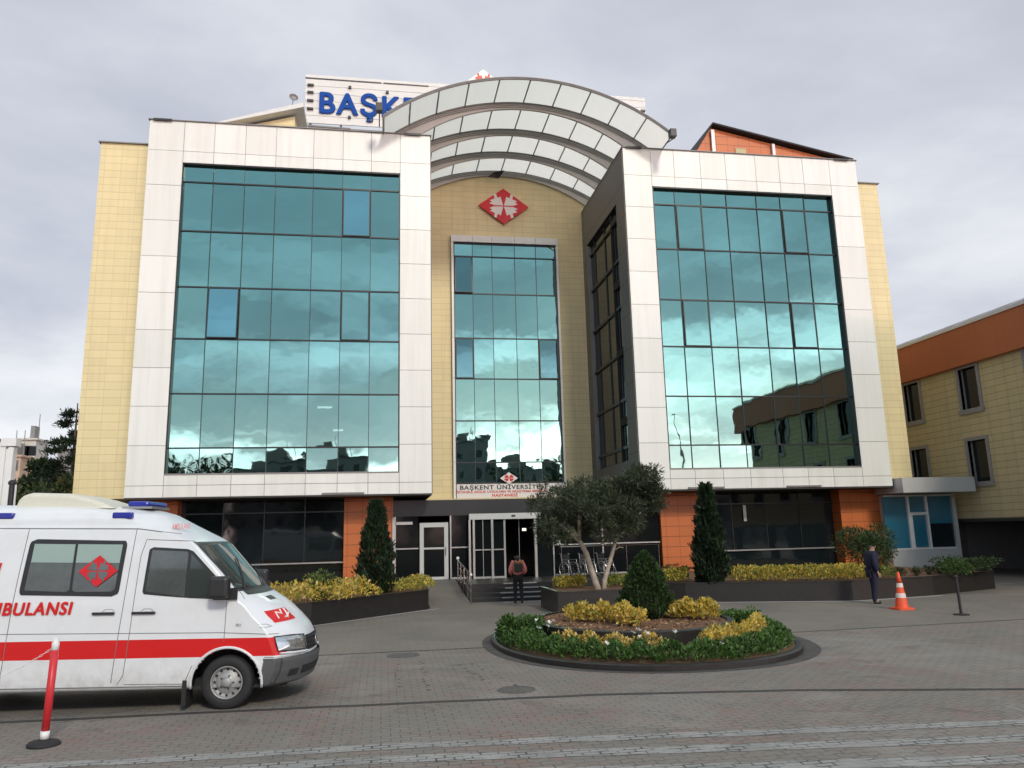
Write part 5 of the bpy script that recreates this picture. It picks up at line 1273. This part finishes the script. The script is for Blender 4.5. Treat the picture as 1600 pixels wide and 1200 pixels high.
mottled('cone_orange', (.80, .10, .035), .5, .12, 6); mottled('cone_white', (.72, .62, .56), .5, .08, 6)
b = MB(); b.prism(ell(0, 0, .27, .27, 32, 5), 0, .05); b.build('base', M['cone_orange'], t)
rz_ = lambda z: .185-(z-.05)*.155
b = MB()
for z0, z1 in ((.05, .33), (.46, .62), (.74, 1.05)): b.lathe([(rz_(z0), z0), (rz_(z1), z1)], n=28, cap=(z1 > 1))
b.build('cone_body', M['cone_orange'], t, True)
b = MB()
for z0, z1 in ((.33, .46), (.62, .74)): b.lathe([(rz_(z0)+.003, z0), (rz_(z1)+.003, z1)], n=28, cap=False)
b.build('reflective_band', M['cone_white'], t, True)
t = empty('post_stand', (15.25, -13.69, 0)); tag(t, 'short black post on a round base at the right of the forecourt', 'post')
b = MB(); b.lathe([(.20, 0), (.20, .025), (.06, .04), (.05, .05)], n=24); b.build('base', M['rubber'], t)
b = MB(); b.tube([(0, 0, .03), (-.02, 0, .98)], .038, 12); b.build('pole', M['dark_plastic'], t)
b = MB(); b.lathe([(.05, 0), (.055, .03), (.03, .07)], n=14); o = b.build('cap', M['dark_plastic'], t); o.location = (-.02, 0, .97)

# ================================================================ people
def cloth(name, col, rough=.85):
    m = Mt(name, col, rough); p_ = m.coord(False); m.base(m.mixc(m.rng(m.noise(p_, 14, 4), .3, .7), tuple(c*.7 for c in col), tuple(min(1, c*1.25) for c in col))); m.bump(m.noise(p_, 22, 3), .5, .01); return m.m
skin = Mt('skin', (.42, .25, .17), .5).m
def skinned(name, verts, edges, mat, parent, root=0, sub=2):
    me = bpy.data.meshes.new(name); me.from_pydata([v[0] for v in verts], edges, []); o = bpy.data.objects.new(name, me); COL.objects.link(o); o.parent = parent
    s = o.modifiers.new('skin', 'SKIN'); s.use_smooth_shade = True
    lay = me.skin_vertices[0].data if me.skin_vertices else None
    if lay is None:
        bm = bmesh.new(); bm.from_mesh(me); bm.verts.layers.skin.verify(); bm.to_mesh(me); bm.free(); lay = me.skin_vertices[0].data
    for i, v in enumerate(verts):
        r = v[1]; lay[i].radius = (r, r) if isinstance(r, float) else r
        lay[i].use_root = (i == root)
    if sub: m_ = o.modifiers.new('sub', 'SUBSURF'); m_.levels = sub; m_.render_levels = sub
    me.materials.append(mat); return o
def make_person(x, y, face, label, s, J, cols, hair_style):
    """J: joints in local metres (facing +Y); one continuous body with clothing over it"""
    t = empty('person', (x, y, 0), face); t.scale = (s, s, s); tag(t, label, 'person')
    order = ['pelvis', 'waist', 'chest', 'neck', 'head0', 'head1', 'shL', 'elL', 'wrL', 'hdL', 'shR', 'elR', 'wrR', 'hdR', 'hipL', 'knL', 'anL', 'toL', 'hipR', 'knR', 'anR', 'toR']
    R0 = dict(pelvis=.13, waist=.115, chest=.13, neck=.055, head0=.082, head1=.085, shL=.06, elL=.045, wrL=.03, hdL=.035, shR=.06, elR=.045, wrR=.03, hdR=.035, hipL=.09, knL=.06, anL=.042, toL=.035, hipR=.09, knR=.06, anR=.042, toR=.035)
    E_ = [('pelvis', 'waist'), ('waist', 'chest'), ('chest', 'neck'), ('neck', 'head0'), ('head0', 'head1'), ('chest', 'shL'), ('shL', 'elL'), ('elL', 'wrL'), ('wrL', 'hdL'), ('chest', 'shR'), ('shR', 'elR'), ('elR', 'wrR'), ('wrR', 'hdR'),
          ('pelvis', 'hipL'), ('hipL', 'knL'), ('knL', 'anL'), ('anL', 'toL'), ('pelvis', 'hipR'), ('hipR', 'knR'), ('knR', 'anR'), ('anR', 'toR')]
    verts = [(J[k], R0[k]) for k in order]; edges = [(order.index(a), order.index(b_)) for a, b_ in E_]
    # fingers grown from each hand
    for sd in 'LR':
        hd, wr = Vector(J['hd'+sd]), Vector(J['wr'+sd]); d = (hd-wr).normalized(); w = d.cross(Vector((1, 0, 0))).normalized()
        for f_, (o_, ln) in enumerate(((-.028, .055), (-.010, .065), (.010, .062), (.027, .048))):
            i0 = len(verts); verts.append((tuple(hd+w*o_+d*.02), .009)); verts.append((tuple(hd+w*o_*1.1+d*(.02+ln*.5)+Vector((0, .004, 0))), .008)); verts.append((tuple(hd+w*o_*1.1+d*(.02+ln)+Vector((0, .014, 0))), .006))
            edges += [(order.index('hd'+sd), i0), (i0, i0+1), (i0+1, i0+2)]
        i0 = len(verts); verts.append((tuple(hd-w*.045-d*.01), .011)); verts.append((tuple(hd-w*.06+d*.02), .008)); edges += [(order.index('hd'+sd), i0), (i0, i0+1)]
    skinned('body', verts, edges, skin, t)
    hd = (Vector(J['head0'])+Vector(J['head1']))/2; hdir = Vector(J.get('look', (0, 1, 0))).normalized(); up_ = Vector((0, 0, 1)); sd_ = hdir.cross(up_).normalized()
    b = MB(); nose = hd+hdir*.098; b.tube([nose+up_*.02, nose+hdir*.018-up_*.012, nose-up_*.02], [.008, .014, .008], 6)
    for q in (-1, 1): b.lathe([(.001, -.02), (.014, -.012), (.018, .0), (.014, .015), (.001, .02)], hd+sd_*q*.085-up_*.005, 8)
    b.build('face_features', skin, t, True)
    b = MB()
    for q in (-1, 1): b.lathe([(.001, -.006), (.008, 0), (.001, .006)], hd+hdir*.082+sd_*q*.032+up_*.018, 8)
    b.tube([hd+hdir*.085-up_*.042-sd_*.02, hd+hdir*.09-up_*.044, hd+hdir*.085-up_*.042+sd_*.02], .004, 5)
    b.build('eyes_and_mouth', Mt('face_dark', (.08, .03, .03), .5).m, t)
    # top garment
    k1_ = ['waist', 'chest', 'neck', 'shL', 'elL', 'wrL', 'shR', 'elR', 'wrR', 'hem']
    JJ = dict(J); JJ['hem'] = J['hem']; rr = cols['top_r']
    vv = [(JJ[k], rr.get(k, .07)) for k in k1_]
    vv[2] = (tuple(Vector(J['chest']).lerp(Vector(J['neck']), .72)), .07)
    for k in (5, 8):
        a_ = k1_[k]; e_ = 'el'+a_[-1]; vv[k] = (tuple(Vector(J[e_]).lerp(Vector(J[a_]), .92)), rr.get('wr', .048))
    ee = [(9, 0), (0, 1), (1, 2), (1, 3), (3, 4), (4, 5), (1, 6), (6, 7), (7, 8)]
    skinned('jacket', vv, ee, cols['top'], t, root=9)
    k2_ = ['pelvis', 'hipL', 'knL', 'anL', 'hipR', 'knR', 'anR']; vr = [.15, .105, .078, .06, .105, .078, .06]
    skinned('trousers', [((J[k][0], J[k][1], J[k][2]-(.045 if k[:2] == 'an' else 0)), vr[i]) for i, k in enumerate(k2_)], [(0, 1), (1, 2), (2, 3), (0, 4), (4, 5), (5, 6)], cols['legs'], t)
    for sd in 'LR':
        a, c = Vector(J['an'+sd]), Vector(J['to'+sd]); d = (c-a); d.z = 0; d.normalize()
        skinned('shoe', [(tuple(Vector((a.x, a.y, .045))-d*.04), .045), (tuple(Vector((a.x, a.y, .045))+d*.09), .048), (tuple(Vector((a.x, a.y, .035))+d*.19), .035)], [(0, 1), (1, 2)], cols['shoe'], t)
    hh = hd-hdir*.022+up_*.028
    if hair_style == 'long': skinned('hair', [(tuple(hh+up_*.02), .105), (tuple(hh-hdir*.04-up_*.07), .095), (tuple(hh-hdir*.06-up_*.20), .06)], [(0, 1), (1, 2)], cols['hair'], t)
    else: skinned('hair', [(tuple(hh+up_*.028+hdir*.01), .088), (tuple(hh-hdir*.03-up_*.02), .080)], [(0, 1)], cols['hair'], t)
    return t
J1 = dict(pelvis=(0, 0, .92), waist=(0, .01, 1.08), chest=(0, .0, 1.30), neck=(0, .01, 1.47), head0=(0, .03, 1.53), head1=(0, .04, 1.61), shL=(-.17, 0, 1.38), elL=(-.25, -.02, 1.12), wrL=(-.22, .14, .98), hdL=(-.20, .20, .95),
          shR=(.17, 0, 1.38), elR=(.26, -.02, 1.12), wrR=(.22, .13, .98), hdR=(.20, .19, .95), hipL=(-.09, 0, .88), knL=(-.10, .03, .48), anL=(-.10, -.03, .09), toL=(-.11, .12, .04), hipR=(.09, 0, .88), knR=(.11, -.02, .48), anR=(.12, -.10, .10), toR=(.13, .05, .04), hem=(0, 0, .92), look=(0, 1, 0))
make_person(4.80, -4.75, -.05, 'person seen from behind in pink jacket and black trousers at the entrance steps', 1.02, J1,
            dict(top=cloth('pink_cloth', (.60, .20, .17)), legs=cloth('black_cloth', (.012, .012, .014)), shoe=cloth('shoe_black', (.01, .01, .01), .5), hair=cloth('dark_hair', (.02, .013, .01), .6),
                 top_r=dict(waist=.185, chest=.175, hem=.20, shL=.10, elL=.095, shR=.10, elR=.095, wr=.075)), 'long')
t = empty('backpack', (4.79, -4.99, 1.08), -.05); tag(t, 'small dark backpack with a tan top worn by the person in pink', 'backpack')
b = MB(); b.box(-.15, .15, -.09, .08, 0, .34); o = b.build('bag_body', cloth('bag_green', (.03, .035, .03)), t); bevel(o, .05, 4)
b = MB(); b.box(-.14, .14, -.10, .07, .27, .38); o = b.build('bag_flap', cloth('bag_tan', (.28, .12, .05)), t); bevel(o, .045, 4)
for q in (-1, 1): b = MB(); b.tube([(q*.10, .05, .34), (q*.12, .12, .40), (q*.13, .24, .38)], .018, 6); b.build('strap', cloth('bag_strap', (.02, .02, .02)), t)
J2 = dict(pelvis=(0, 0, .93), waist=(0, .0, 1.10), chest=(0, .01, 1.32), neck=(0, .02, 1.49), head0=(0, .06, 1.55), head1=(0, .06, 1.64), shL=(-.19, 0, 1.42), elL=(-.25, .05, 1.15), wrL=(-.14, .18, 1.22), hdL=(-.10, .22, 1.28),
          shR=(.19, 0, 1.42), elR=(.25, -.05, 1.14), wrR=(.23, .03, .90), hdR=(.23, .06, .83), hipL=(-.10, 0, .90), knL=(-.11, .04, .49), anL=(-.11, .02, .09), toL=(-.12, .18, .04), hipR=(.10, 0, .90), knR=(.11, -.03, .49), anR=(.12, -.10, .09), toR=(.13, .05, .04), hem=(0, 0, .96), look=(0, .92, .35))
make_person(15.28, -9.95, math.radians(-95), 'man in a dark navy uniform standing by the planter and looking up to the right', 1.07, J2,
            dict(top=cloth('navy_cloth', (.012, .014, .04)), legs=cloth('navy_trousers', (.012, .013, .035)), shoe=cloth('shoe_dark', (.01, .01, .01), .5), hair=cloth('grey_hair', (.10, .09, .085), .6),
                 top_r=dict(waist=.19, chest=.195, hem=.19, shL=.105, elL=.085, shR=.105, elR=.085, wr=.055)), 'short')
